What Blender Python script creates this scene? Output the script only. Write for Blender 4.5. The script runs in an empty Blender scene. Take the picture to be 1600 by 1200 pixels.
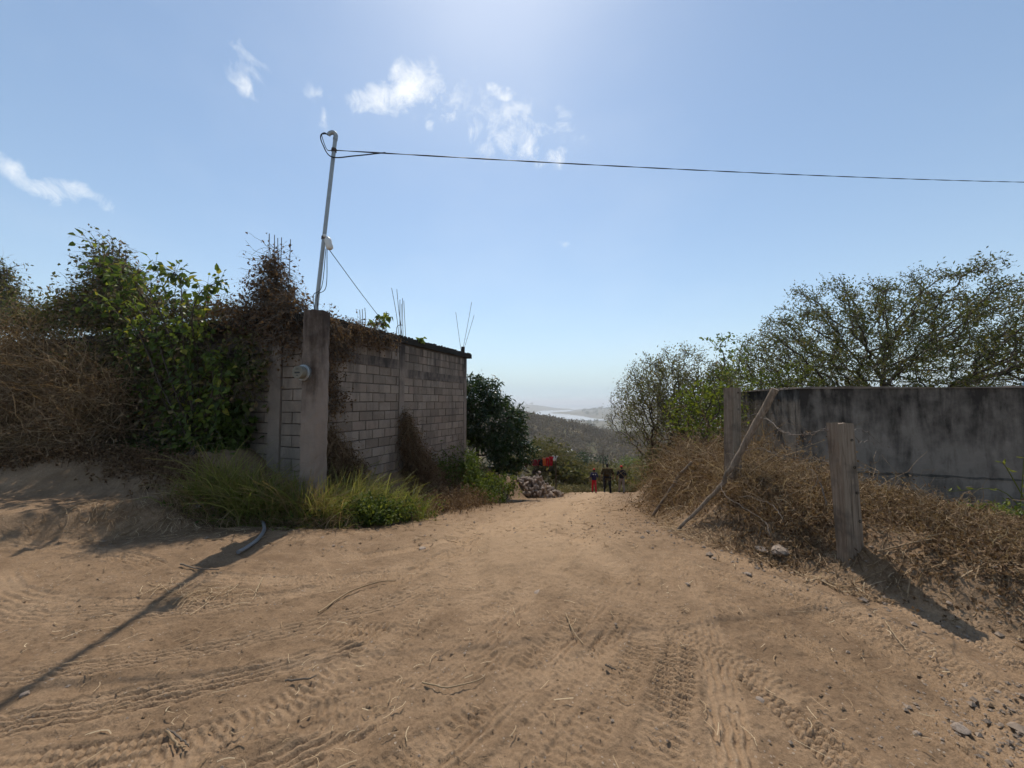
import bpy, math, random
import numpy as np
from mathutils import Vector, Matrix
random.seed(7); RNG = np.random.default_rng(11)
SC = bpy.context.scene
COL = SC.collection
R = math.radians

# ------------------------------------------------------------------ camera
HC = 1.5; PITCH = R(2.67); FPX = 600.0
cam_d = bpy.data.cameras.new('camera'); cam = bpy.data.objects.new('camera', cam_d); COL.objects.link(cam)
cam.location = (0, 0, HC); cam.rotation_euler = (R(90) + PITCH, 0, 0)
cam_d.sensor_width = 36; cam_d.lens = 36 * FPX / 1600; cam_d.clip_start = 0.05; cam_d.clip_end = 60000
SC.camera = cam

# ------------------------------------------------------------------ sun and sky
SUN_EL, SUN_AZ = R(56), R(-2.5)          # azimuth measured from +Y towards +X
sdir = Vector((math.sin(SUN_AZ) * math.cos(SUN_EL), math.cos(SUN_AZ) * math.cos(SUN_EL), math.sin(SUN_EL)))
sun_d = bpy.data.lights.new('sun', 'SUN'); sun = bpy.data.objects.new('sun', sun_d); COL.objects.link(sun)
sun_d.energy = 4.4; sun_d.angle = R(0.55); sun_d.color = (1.0, 0.93, 0.82)
sun.rotation_euler = sdir.to_track_quat('Z', 'Y').to_euler(); sun.location = (0, 20, 40)
SKY_STRENGTH = 0.15
SC.view_settings.view_transform = 'Standard'; SC.view_settings.look = 'None'
SC.view_settings.exposure = 0.0; SC.view_settings.gamma = 1.0; SC.view_settings.use_curve_mapping = False
SC.cycles.use_denoising = True
SC.cycles.max_bounces = 4; SC.cycles.diffuse_bounces = 2; SC.cycles.transmission_bounces = 3
SC.cycles.volume_bounces = 0; SC.cycles.caustics_reflective = False; SC.cycles.caustics_refractive = False
SC.cycles.sample_clamp_indirect = 4
SC.cycles.use_adaptive_sampling = True; SC.cycles.adaptive_threshold = .025; SC.cycles.adaptive_min_samples = 16

def ray(px, py):
    u, v = (px - 800) / FPX, (600 - py) / FPX
    return np.array([u, math.cos(PITCH) - math.sin(PITCH) * v, math.sin(PITCH) + math.cos(PITCH) * v])
def at(px, py, Y):
    r = ray(px, py); return np.array([0, 0, HC]) + r * (Y / r[1])

class NT:
    """small helper round a node tree"""
    def __init__(s, tree): s.t = tree; s.n = tree.nodes; s.l = tree.links
    def node(s, typ, **kw):
        n = s.n.new(typ)
        for k, v in kw.items(): setattr(n, k, v)
        return n
    def put(s, sock, v):
        if hasattr(v, 'is_output'): s.l.new(v, sock)
        elif v is not None: sock.default_value = v
    def math(s, op, a, b=None, c=None, clamp=False):
        n = s.node('ShaderNodeMath', operation=op, use_clamp=clamp)
        s.put(n.inputs[0], a)
        if b is not None: s.put(n.inputs[1], b)
        if c is not None: s.put(n.inputs[2], c)
        return n.outputs[0]
    def vmath(s, op, a, b=None, out=0):
        n = s.node('ShaderNodeVectorMath', operation=op)
        s.put(n.inputs[0], a)
        if b is not None: s.put(n.inputs[1], b)
        return n.outputs['Value'] if op in ('DOT_PRODUCT', 'LENGTH', 'DISTANCE') else n.outputs[0]
    def noise(s, vec, scale, detail=4, rough=0.55, dist=0.0):
        n = s.node('ShaderNodeTexNoise'); s.put(n.inputs['Vector'], vec)
        n.inputs['Scale'].default_value = scale; n.inputs['Detail'].default_value = detail
        n.inputs['Roughness'].default_value = rough; n.inputs['Distortion'].default_value = dist
        return n.outputs['Fac']
    def ramp(s, fac, stops):
        n = s.node('ShaderNodeValToRGB'); s.put(n.inputs[0], fac)
        e = n.color_ramp.elements
        while len(e) < len(stops): e.new(0.5)
        for i, (p, c) in enumerate(stops):
            e[i].position = p; e[i].color = (*c, 1) if len(c) == 3 else c
        return n.outputs[0]
    def mix(s, fac, a, b, blend='MIX'):
        n = s.node('ShaderNodeMix', data_type='RGBA', blend_type=blend)
        s.put(n.inputs['Factor'], fac)
        s.put(n.inputs[6], (*a, 1) if isinstance(a, tuple) and len(a) == 3 else a)
        s.put(n.inputs[7], (*b, 1) if isinstance(b, tuple) and len(b) == 3 else b)
        return n.outputs[2]
    def remap(s, v, a, b, c=0.0, d=1.0):
        n = s.node('ShaderNodeMapRange'); s.put(n.inputs[0], v)
        n.inputs[1].default_value = a; n.inputs[2].default_value = b
        n.inputs[3].default_value = c; n.inputs[4].default_value = d
        return n.outputs[0]
    def scale(s, vec, sc):
        n = s.node('ShaderNodeMapping'); s.put(n.inputs[0], vec); n.inputs['Scale'].default_value = sc
        return n.outputs[0]

# world: physical sky with thin fair-weather clouds
W = bpy.data.worlds.new('World'); SC.world = W; W.use_nodes = True
w = NT(W.node_tree); w.n.clear()
sky = w.node('ShaderNodeTexSky', sky_type='NISHITA'); sky.sun_disc = False
sky.sun_elevation = SUN_EL; sky.sun_rotation = SUN_AZ
sky.altitude = 100; sky.air_density = 1.0; sky.dust_density = 0.35; sky.ozone_density = 1.0
gdir = w.node('ShaderNodeTexCoord').outputs['Generated']
wdir = w.vmath('NORMALIZE', gdir)
# cloud patches: (px, py) of the patch direction, half sizes in radians, tilt, density
CL = [(640, 135, .072, .04, 15, 1.12), (590, 152, .06, .034, 18, .95), (545, 160, .03, .024, 40, .7), (785, 137, .032, .016, 5, .78),
      (700, 185, .03, .011, 32, .72), (672, 195, .022, .012, 10, .55), (825, 235, .03, .04, 60, .72), (862, 252, .05, .018, 12, .75), (800, 205, .13, .075, 5, .64), (700, 150, .18, .06, 10, .5), (880, 200, .08, .05, -20, .5), (380, 118, .028, .022, 20, .62),
      (492, 148, .03, .025, 0, .5), (30, 275, .075, .022, -14, .72), (115, 295, .075, .014, -5, .62), (740, 212, .03, .02, 0, .55), (880, 382, .025, .012, 0, .45), (505, 190, .018, .03, 0, .5), (390, 95, .05, .02, -20, .45)]
warp = w.node('ShaderNodeTexNoise'); w.put(warp.inputs['Vector'], wdir); warp.inputs['Scale'].default_value = 13; warp.inputs['Detail'].default_value = 4
wv = w.vmath('SUBTRACT', warp.outputs['Color'], (.5, .5, .5))
wn = w.node('ShaderNodeVectorMath', operation='SCALE'); w.put(wn.inputs[0], wv); wn.inputs['Scale'].default_value = .085
pdir = w.vmath('ADD', wdir, wn.outputs[0])
tot = None
for (px, py, a, b, tilt, dens) in CL:
    d = ray(px, py); d = d / np.linalg.norm(d)
    e1 = np.cross(d, (0, 0, 1)); e1 /= np.linalg.norm(e1); e2 = np.cross(e1, d)
    t = R(tilt); f1 = e1 * math.cos(t) + e2 * math.sin(t); f2 = -e1 * math.sin(t) + e2 * math.cos(t)
    rel = w.vmath('SUBTRACT', pdir, tuple(d))
    u = w.vmath('DOT_PRODUCT', rel, tuple(f1 / a)); v = w.vmath('DOT_PRODUCT', rel, tuple(f2 / b))
    q = w.math('ADD', w.math('POWER', w.math('ABSOLUTE', u), 2), w.math('POWER', w.math('ABSOLUTE', v), 2))
    dep = w.vmath('DOT_PRODUCT', rel, tuple(d / .3))
    q = w.math('ADD', q, w.math('POWER', w.math('ABSOLUTE', dep), 2))
    m = w.math('MULTIPLY', w.math('POWER', 2.718, w.math('MULTIPLY', q, -1)), dens)
    tot = m if tot is None else w.math('MAXIMUM', tot, m)
cn = w.noise(wdir, 22, 8, .68, .5)
cm = w.math('ADD', tot, w.math('MULTIPLY', w.math('SUBTRACT', cn, .5), 2.0))
cm = w.remap(cm, .32, 1.2)
veil = w.remap(w.noise(w.scale(wdir, (1, 1, 2)), 2.3, 5, .55), .45, .8, 0, .10)
cmask = w.math('MAXIMUM', w.math('MULTIPLY', w.math('MULTIPLY', cm, .95), w.remap(tot, .12, .5)), veil, clamp=True)
# thin even haze veil: its depth grows with the air mass towards the horizon, all round
sepw = w.node('ShaderNodeSeparateXYZ'); w.put(sepw.inputs[0], wdir)
am = w.math('DIVIDE', .10, w.math('MAXIMUM', sepw.outputs[2], .03))
hv = w.math('SUBTRACT', 1.0, w.math('POWER', 2.718, w.math('MULTIPLY', am, -1)))
skyb = w.mix(1.0, sky.outputs[0], (.90, .96, .97), 'MULTIPLY')
skyv = w.mix(hv, skyb, (3.85, 4.75, 5.3))
skyc = w.mix(cmask, skyv, (7.2, 7.4, 7.5))
W.cycles.sampling_method = 'MANUAL'; W.cycles.sample_map_resolution = 256
bg = w.node('ShaderNodeBackground'); w.put(bg.inputs[0], skyc); bg.inputs[1].default_value = SKY_STRENGTH
wo = w.node('ShaderNodeOutputWorld'); w.l.new(bg.outputs[0], wo.inputs[0])

# ------------------------------------------------------------------ materials
def new_mat(name):
    m = bpy.data.materials.new(name); m.use_nodes = True
    k = NT(m.node_tree); k.n.clear()
    out = k.node('ShaderNodeOutputMaterial')
    return m, k, out
def bump(k, height, strength, dist=0.01, normal=None):
    b = k.node('ShaderNodeBump'); b.inputs['Strength'].default_value = strength; b.inputs['Distance'].default_value = dist
    k.put(b.inputs['Height'], height)
    if normal is not None: k.l.new(normal, b.inputs['Normal'])
    return b.outputs[0]
def princ(k, out, col, rough=.9, spec=.2, normal=None, metal=0.0):
    p = k.node('ShaderNodeBsdfPrincipled'); k.put(p.inputs['Base Color'], (*col, 1) if isinstance(col, tuple) and len(col) == 3 else col)
    k.put(p.inputs['Roughness'], rough); p.inputs['Specular IOR Level'].default_value = spec; p.inputs['Metallic'].default_value = metal
    if normal is not None: k.l.new(normal, p.inputs['Normal'])
    k.l.new(p.outputs[0], out.inputs[0]); return p
def pos(k): return k.node('ShaderNodeNewGeometry').outputs['Position']
def tint(k): return k.node('ShaderNodeAttribute', attribute_name='tint').outputs['Fac']
def objrand(k): return k.node('ShaderNodeObjectInfo').outputs['Random']

def simple(name, col, rough=.8, var=.25, nscale=8, spec=.2, metal=0.0, bstr=.2, bscale=60):
    m, k, out = new_mat(name); p = k.node('ShaderNodeTexCoord').outputs['Object']
    f = k.noise(p, nscale, 5)
    c = k.mix(f, tuple(x * (1 - var) for x in col), tuple(min(1, x * (1 + var)) for x in col))
    princ(k, out, c, rough, spec, bump(k, k.noise(p, bscale, 4), bstr, .01), metal); return m
def leafmat(name, stops, transl=.4, rough=.55, spec=.25):
    """foliage: tint attribute (per leaf) picks the colour; thin leaf lets light through"""
    m, k, out = new_mat(name)
    n = k.math('ADD', tint(k), k.math('MULTIPLY', k.math('SUBTRACT', k.noise(pos(k), 1.3, 3), .5), .35), clamp=True)
    c = k.ramp(n, stops)
    p = k.node('ShaderNodeBsdfPrincipled'); k.put(p.inputs['Base Color'], c); p.inputs['Roughness'].default_value = rough
    p.inputs['Specular IOR Level'].default_value = spec
    t = k.node('ShaderNodeBsdfTranslucent'); k.put(t.inputs[0], k.mix(.5, c, (1.0, .95, .35), 'MULTIPLY'))
    mx = k.node('ShaderNodeMixShader'); mx.inputs[0].default_value = transl
    k.l.new(p.outputs[0], mx.inputs[1]); k.l.new(t.outputs[0], mx.inputs[2]); k.l.new(mx.outputs[0], out.inputs[0]); return m

M = {}
# soil
m, k, out = new_mat('dry_soil'); P = pos(k)
f1 = k.noise(P, .55, 5, .6); f2 = k.noise(P, 4.5, 6, .65); f3 = k.noise(P, 60, 4, .6)
c = k.ramp(k.math('ADD', k.math('MULTIPLY', f1, .55), k.math('MULTIPLY', f2, .45)),
           [(.30, (.155, .099, .058)), (.5, (.255, .168, .101)), (.72, (.35, .238, .147))])
c = k.mix(k.remap(f3, .38, .62), k.mix(.5, c, (.5, .48, .46), 'MULTIPLY'), c)
c = k.mix(k.remap(k.noise(P, 150, 3, .6), .35, .6), k.mix(.35, c, (.5, .48, .46), 'MULTIPLY'), c)
vo = k.node('ShaderNodeTexVoronoi'); k.put(vo.inputs['Vector'], P); vo.inputs['Scale'].default_value = 34
peb = k.math('MULTIPLY', k.math('LESS_THAN', vo.outputs['Distance'], .2), k.math('GREATER_THAN', k.noise(P, 7, 3), .56))
c = k.mix(k.math('MULTIPLY', peb, .55), c, k.mix(k.noise(P, 31, 1), (.22, .17, .13), (.5, .42, .33)))
wpatch = k.remap(k.noise(k.vmath('ADD', P, (13, 5, 0)), 1.1, 6, .68), .56, .68)
c = k.mix(k.math('MULTIPLY', tint(k), .3), c, (.42, .29, .18))
c = k.mix(k.math('MULTIPLY', wpatch, .6), c, (.12, .074, .043))
sep = k.node('ShaderNodeSeparateXYZ'); k.put(sep.inputs[0], P)
cl = k.math('ABSOLUTE', k.math('SUBTRACT', sep.outputs[0], k.math('ADD', .25, k.math('MULTIPLY', k.math('MAXIMUM', k.math('SUBTRACT', sep.outputs[1], 6.0), 0.0), .26))))
pack = k.math('MULTIPLY', k.remap(k.math('ADD', cl, k.math('MULTIPLY', f1, 1.6)), 2.6, 1.2), k.remap(sep.outputs[1], 3.0, 5.0))
c = k.mix(k.math('MULTIPLY', pack, .55), c, (.40, .275, .167))
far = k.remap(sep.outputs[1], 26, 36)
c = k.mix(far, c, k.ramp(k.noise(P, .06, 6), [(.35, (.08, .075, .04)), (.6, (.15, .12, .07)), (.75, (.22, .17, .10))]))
h = k.math('ADD', k.math('MULTIPLY', f2, .5), k.math('ADD', k.math('MULTIPLY', k.noise(P, 26, 6, .7), .5), k.math('MULTIPLY', f3, .25)))
h = k.math('ADD', h, k.math('MULTIPLY', peb, .25))
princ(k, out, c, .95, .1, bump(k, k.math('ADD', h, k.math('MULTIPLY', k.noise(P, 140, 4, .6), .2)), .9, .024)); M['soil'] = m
# concrete block: colour differs from block to block, edges chipped by bump
m, k, out = new_mat('concrete_block'); P = pos(k)
r = objrand(k)
c = k.ramp(r, [(0, (.16, .113, .082)), (.3, (.225, .167, .125)), (.65, (.265, .2, .152)), (.85, (.31, .24, .185)), (1, (.24, .162, .118))])
st = k.noise(k.scale(P, (1.5, 1.5, .5)), 2.2, 6, .6)
c = k.mix(k.math('MULTIPLY', k.remap(st, .46, .68), .8), c, (.085, .064, .05))
c = k.mix(k.math('MULTIPLY', k.noise(P, 70, 3), .5), c, (.32, .27, .225))
c = k.mix(k.math('MULTIPLY', k.remap(k.noise(k.vmath('ADD', P, (7, 3, 1)), 1.4, 7, .7), .55, .72), .5), c, (.38, .32, .265))
c = k.mix(k.math('MULTIPLY', k.remap(k.noise(k.vmath('ADD', P, (2, 9, 4)), 9, 6, .7), .6, .75), .7), c, (.07, .052, .042))
hz = k.node('ShaderNodeSeparateXYZ'); k.put(hz.inputs[0], P)
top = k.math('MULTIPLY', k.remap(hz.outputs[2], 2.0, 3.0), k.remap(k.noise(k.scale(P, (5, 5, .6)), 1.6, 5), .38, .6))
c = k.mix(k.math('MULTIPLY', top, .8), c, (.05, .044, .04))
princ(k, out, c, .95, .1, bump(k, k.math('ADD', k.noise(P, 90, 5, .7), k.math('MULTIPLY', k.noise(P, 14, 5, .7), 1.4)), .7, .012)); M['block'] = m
def concrete(name, base, dark, lo, hi, streak=1.0, zlo=1.5, zhi=3.0, band=.26):
    m, k, out = new_mat(name); P = pos(k)
    n1 = k.noise(P, 2.3, 7, .62); n2 = k.math('ADD', k.math('MULTIPLY', k.noise(k.scale(P, (2.6, 2.6, .5)), 1.6, 7, .62, .4), .6), k.math('MULTIPLY', k.noise(P, 3.1, 7, .65), .4))
    c = k.mix(k.remap(n1, .35, .7), base, tuple(x * .62 for x in base))
    c = k.mix(k.math('MULTIPLY', k.noise(P, 45, 4), .4), c, tuple(min(1, x * 1.35) for x in base))
    s = k.node('ShaderNodeSeparateXYZ'); k.put(s.inputs[0], P)
    z = k.remap(s.outputs[2], zlo, zhi, .0, band)
    c = k.mix(k.math('MULTIPLY', k.remap(k.math('ADD', n2, z), lo, hi), streak), c, dark)
    form = k.math('MULTIPLY', k.math('GREATER_THAN', k.math('FRACT', k.math('ADD', k.math('MULTIPLY', s.outputs[2], 3.3), k.math('MULTIPLY', k.noise(P, 1.2, 2), .12))), .94), -.5)
    pit = k.math('MULTIPLY', k.math('GREATER_THAN', k.noise(P, 26, 3, .6), .66), -.6)
    b = bump(k, k.math('ADD', k.math('ADD', form, pit), k.math('ADD', k.noise(P, 8, 6, .6), k.math('MULTIPLY', k.noise(P, 80, 4), .35))), .6, .015)
    princ(k, out, c, .93, .15, b); return m
M['concrete'] = concrete('weathered_concrete', (.235, .185, .148), (.055, .045, .04), .52, .74)
M['slab'] = concrete('mossy_slab_concrete', (.12, .105, .09), (.03, .027, .023), .42, .62)
M['tank'] = concrete('stained_tank_render', (.225, .188, .155), (.024, .019, .016), .46, .68, .9, .6, 1.9, .16)
M['mortar'] = simple('grey_mortar', (.09, .071, .057), .95, .3, 6)
# timber
m, k, out = new_mat('weathered_timber'); P = k.node('ShaderNodeTexCoord').outputs['Object']
g = k.noise(k.scale(P, (38, 38, 1.6)), 1.4, 6, .62, .6)
c = k.ramp(g, [(.28, (.06, .043, .03)), (.45, (.19, .143, .103)), (.62, (.26, .203, .152)), (.8, (.32, .26, .2))])
c = k.mix(k.remap(k.noise(P, 5, 5), .52, .7), c, (.11, .088, .068))
princ(k, out, c, .9, .15, bump(k, g, .7, .012)); M['timber'] = m
m, k, out = new_mat('rough_bark'); P = pos(k)
g = k.noise(k.scale(P, (9, 9, 4)), 3, 6, .65)
princ(k, out, k.ramp(g, [(.3, (.03, .024, .019)), (.55, (.085, .066, .051)), (.8, (.16, .13, .105))]), .92, .1, bump(k, g, .7, .02)); M['bark'] = m
m, k, out = new_mat('grey_twig'); g = tint(k)
princ(k, out, k.ramp(g, [(0, (.07, .055, .042)), (.5, (.17, .135, .105)), (1, (.3, .25, .195))]), .9, .1); M['twig'] = m
# foliage
M['acacia'] = leafmat('feathery_leaf', [(0, (.04, .052, .014)), (.5, (.085, .098, .024)), (.8, (.15, .135, .035)), (1, (.21, .15, .05))], .42)
M['grey_leaf'] = leafmat('sparse_leaf', [(0, (.06, .066, .024)), (.5, (.125, .13, .042)), (.8, (.19, .165, .06)), (1, (.24, .18, .085))], .42)
M['lime_leaf'] = leafmat('lime_leaf', [(0, (.06, .085, .014)), (.5, (.13, .165, .022)), (1, (.22, .23, .04))], .5)
M['shrub_leaf'] = leafmat('broad_shrub_leaf', [(0, (.045, .07, .018)), (.5, (.105, .15, .032)), (.85, (.19, .23, .04)), (1, (.32, .29, .05))], .5, .45)
M['mango_leaf'] = leafmat('glossy_mango_leaf', [(0, (.012, .028, .009)), (.6, (.03, .058, .015)), (1, (.075, .11, .025))], .25, .42, .35)
M['dead_leaf'] = leafmat('dead_leaf', [(0, (.075, .044, .027)), (.45, (.16, .098, .058)), (.8, (.25, .168, .10)), (1, (.34, .25, .155))], .3, .8, .1)
M['vine_leaf'] = leafmat('withered_vine_leaf', [(0, (.06, .065, .025)), (.35, (.12, .13, .045)), (.6, (.17, .165, .06)), (.8, (.2, .14, .08)), (1, (.28, .2, .12))], .3, .7, .12)
M['straw'] = leafmat('dry_stalk', [(0, (.12, .075, .044)), (.4, (.24, .158, .09)), (.75, (.37, .262, .158)), (1, (.52, .41, .27))], .25, .8, .1)
M['grass'] = leafmat('grass_blade', [(0, (.26, .18, .085)), (.25, (.24, .2, .075)), (.5, (.15, .16, .035)), (.75, (.16, .18, .035)), (1, (.30, .29, .09))], .5, .6)
M['weed'] = leafmat('weed_leaf', [(0, (.04, .06, .015)), (.55, (.09, .13, .022)), (1, (.21, .23, .045))], .45)
M['scrub'] = leafmat('valley_scrub_leaf', [(0, (.085, .083, .036)), (.5, (.16, .148, .064)), (1, (.26, .21, .115))], .25, .8, .1)
M['wood'] = leafmat('leafless_wood', [(0, (.105, .083, .06)), (.5, (.175, .138, .10)), (.85, (.23, .185, .13)), (1, (.18, .17, .085))], .2, .9, .05)
# others
M['rock'] = simple('pale_rock', (.30, .235, .185), .92, .5, 4, .15, 0, .6, 30)
M['gravel'] = simple('brown_gravel', (.25, .19, .142), .92, .5, 14, .15, 0, .4, 60)
M['galv'] = simple('galvanised_pipe', (.3, .31, .31), .5, .2, 20, .5, .6, .05)
M['rebar'] = simple('rusty_rebar', (.085, .06, .05), .8, .4, 30, .3, .3, .3, 150)
M['cable'] = simple('black_cable', (.02, .021, .024), .6, .1)
M['wire'] = simple('dull_fence_wire', (.17, .14, .115), .85, .3, 20, .15, .1)
M['hose'] = simple('grey_poly_hose', (.17, .165, .165), .45, .2, 10, .5)
M['plastic'] = simple('dusty_white_plastic', (.62, .6, .56), .45, .12, 12, .4)
M['meter_face'] = simple('meter_plate', (.17, .155, .12), .6, .15, 14)
M['print'] = simple('dark_print', (.04, .04, .04), .7, .1)
M['blue'] = simple('blue_plastic', (.1, .18, .26), .5, .15, 6, .4)
M['roofing'] = simple('dull_metal_roofing', (.2, .2, .195), .6, .1)
M['sand'] = simple('river_sand', (.36, .38, .4), .8, .15, .01, .3, 0, 0)
M['skin'] = simple('skin', (.2, .11, .07), .6, .08)
M['hair'] = simple('black_hair', (.012, .01, .01), .6, .2, 40)
M['red'] = simple('red_cloth', (.42, .018, .03), .85, .2, 8)
M['redcap'] = simple('red_cap_cloth', (.45, .03, .025), .8, .2, 12)
M['navy'] = simple('navy_cloth', (.022, .02, .06), .85, .2, 8)
M['olive'] = simple('dark_olive_cloth', (.045, .032, .012), .9, .2, 8)
M['black'] = simple('black_cloth', (.014, .014, .018), .9, .2, 8)
M['grey'] = simple('grey_cloth', (.22, .19, .17), .9, .15, 8)
M['white'] = simple('white_cloth', (.68, .67, .65), .85, .1, 8)
M['darkred'] = simple('maroon_cloth', (.17, .015, .02), .85, .2, 8)
M['orange'] = simple('orange_cloth', (.5, .12, .03), .85, .2, 8)
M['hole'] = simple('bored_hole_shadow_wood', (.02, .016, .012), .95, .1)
m, k, out = new_mat('sea_water'); princ(k, out, (.10, .17, .22), .28, .5, bump(k, k.noise(pos(k), .02, 5), .2, 1)); M['sea'] = m

# ------------------------------------------------------------------ mesh helpers
class G:
    """collects vertices, faces (all of one size per add) and a per-face tint, then links ONE mesh object"""
    def __init__(s): s.v = []; s.f = []; s.t = []; s.n = 0
    def add(s, v, f, t=.5):
        v = np.asarray(v, float).reshape(-1, 3); f = np.asarray(f, np.int64)
        s.v.append(v); s.f.append(f + s.n); s.n += len(v)
        t = np.asarray(t, float); s.t.append(np.full(len(f), float(t)) if t.ndim == 0 else t)
        return s
    def mesh(s, name, smooth=False):
        me = bpy.data.meshes.new(name)
        V = np.concatenate(s.v) if s.v else np.zeros((0, 3))
        L = np.concatenate([f.ravel() for f in s.f]); sz = np.concatenate([np.full(len(f), f.shape[1]) for f in s.f])
        me.vertices.add(len(V)); me.vertices.foreach_set('co', V.ravel())
        me.loops.add(len(L)); me.loops.foreach_set('vertex_index', L.astype(np.int32))
        me.polygons.add(len(sz)); st = np.concatenate([[0], np.cumsum(sz)[:-1]])
        me.polygons.foreach_set('loop_start', st.astype(np.int32)); me.polygons.foreach_set('loop_total', sz.astype(np.int32))
        me.polygons.foreach_set('use_smooth', np.full(len(sz), smooth))
        a = me.attributes.new('tint', 'FLOAT', 'FACE'); a.data.foreach_set('value', np.concatenate(s.t).astype(np.float32))
        me.update(calc_edges=True); me.validate(); return me
    def obj(s, name, mat, parent=None, smooth=False, loc=None):
        me = s.mesh(name, smooth); me.materials.append(M[mat] if isinstance(mat, str) else mat)
        o = bpy.data.objects.new(name, me); COL.objects.link(o)
        if parent is not None: o.parent = parent
        if loc is not None: o.location = loc
        return o
def tag(o, label=None, cat=None, group=None, kind=None):
    if label: o['label'] = label
    if cat: o['category'] = cat
    if group: o['group'] = group
    if kind: o['kind'] = kind
    return o
def empty(name, loc, label, cat, group=None):
    e = bpy.data.objects.new(name, None); COL.objects.link(e); e.location = tuple(loc); e.empty_display_size = .2
    return tag(e, label, cat, group)
def under(o, parent):
    """parent a world-space mesh without moving it (an Empty root carries a location, a part does not)"""
    o.parent = parent
    o.matrix_parent_inverse = Matrix.Translation(-Vector(parent.location)) if parent.parent is None else Matrix.Identity(4); return o
def unit(a): return a / np.maximum(np.linalg.norm(a, axis=-1, keepdims=True), 1e-9)
def rvec(n): return unit(RNG.normal(size=(n, 3)))

def box_vf(lo, hi):
    x0, y0, z0 = lo; x1, y1, z1 = hi
    v = [(x0, y0, z0), (x1, y0, z0), (x1, y1, z0), (x0, y1, z0), (x0, y0, z1), (x1, y0, z1), (x1, y1, z1), (x0, y1, z1)]
    f = [(0, 3, 2, 1), (4, 5, 6, 7), (0, 1, 5, 4), (1, 2, 6, 5), (2, 3, 7, 6), (3, 0, 4, 7)]
    return np.array(v, float), f
def frame_axes(d):
    d = unit(np.asarray(d, float)); up = np.array([0, 0, 1.]) if abs(d[2]) < .9 else np.array([1., 0, 0])
    a = unit(np.cross(d, up)); b = np.cross(a, d); return a, b
def tube(g, pts, rad, sides=7, cap=True, t=.5):
    pts = np.asarray(pts, float); n = len(pts); rad = np.full(n, rad) if np.ndim(rad) == 0 else np.asarray(rad, float)
    tan = np.gradient(pts, axis=0); a, b = frame_axes(tan[0]); V = []
    th = np.arange(sides) * 2 * math.pi / sides
    for i in range(n):
        d = unit(tan[i]); a = unit(a - d * np.dot(a, d)); b = np.cross(d, a)
        V.append(pts[i] + rad[i] * (np.cos(th)[:, None] * a + np.sin(th)[:, None] * b))
    V = np.concatenate(V); i = np.arange(n - 1)[:, None] * sides; j = np.arange(sides)[None]; j2 = (j + 1) % sides
    F = np.stack([i + j, i + j2, i + sides + j2, i + sides + j], -1).reshape(-1, 4)
    g.add(V, F, t)
    if cap:
        c = np.concatenate([V, pts[[0, -1]]]); b0 = n * sides
        f = [(b0, (q + 1) % sides, q) for q in range(sides)] + [(b0 + 1, (n - 1) * sides + q, (n - 1) * sides + (q + 1) % sides) for q in range(sides)]
        g.add(c, f, t)
    return g
def smooth_path(p, n=30):
    """Catmull-Rom through the points"""
    p = np.asarray(p, float); q = np.concatenate([[2 * p[0] - p[1]], p, [2 * p[-1] - p[-2]]]); out = []
    m = len(p) - 1; per = max(2, n // m)
    for i in range(m):
        a, b, c, d = q[i:i + 4]
        for t in np.linspace(0, 1, per, endpoint=False):
            out.append(.5 * ((2 * b) + (-a + c) * t + (2 * a - 5 * b + 4 * c - d) * t * t + (-a + 3 * b - 3 * c + d) * t ** 3))
    out.append(p[-1]); return np.array(out)
def ribbons(g, P, width, t, taper=True):
    """P (N,k,3) polylines as thin strips of given width (N,)"""
    P = np.asarray(P, float); N, k, _ = P.shape
    d = unit(P[:, -1] - P[:, 0]); s = unit(np.cross(d, rvec(N)))
    wk = np.linspace(1, .25, k) if taper else np.ones(k)
    off = s[:, None, :] * (np.asarray(width).reshape(-1, 1) * .5 * wk[None])[:, :, None]
    V = np.stack([P - off, P + off], 2).reshape(-1, 3)
    base = (np.arange(N) * k * 2)[:, None] + (np.arange(k - 1) * 2)[None]
    F = np.stack([base, base + 1, base + 3, base + 2], -1).reshape(-1, 4)
    g.add(V, F, np.repeat(t, k - 1) if np.ndim(t) else t); return g
def leaves(g, C, D, Nn, L, Wd, t, broad=False, fold=.18, droop=0.0):
    """leaf blades: C base (N,3), D axis, Nn normal, L length, Wd width"""
    n = len(C); L = np.broadcast_to(L, n)[:, None]; Wd = np.broadcast_to(Wd, n)[:, None]
    D = unit(D); S = unit(np.cross(D, Nn)); Up = np.cross(S, D)
    tip = C + D * L - Up * L * droop
    if not broad:
        mid = C + D * L * .48 + Up * Wd * fold
        V = np.stack([C, mid + S * Wd * .5, tip, mid - S * Wd * .5], 1).reshape(-1, 3)
        F = (np.arange(n) * 4)[:, None] + np.arange(4)[None]
        g.add(V, F, t)
    else:
        a = C + D * L * .22 + Up * Wd * fold; b = C + D * L * .62 + Up * (Wd * fold * .7 - L * droop * .4)
        V = np.stack([C, a + S * Wd * .5, b + S * Wd * .38, tip, b - S * Wd * .38, a - S * Wd * .5], 1).reshape(-1, 3)
        i = (np.arange(n) * 6)[:, None]
        F = np.concatenate([i + np.array([[0, 1, 2, 3]]), i + np.array([[0, 3, 4, 5]])])
        g.add(V, F, np.concatenate([np.broadcast_to(t, n)] * 2))
    return g
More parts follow.
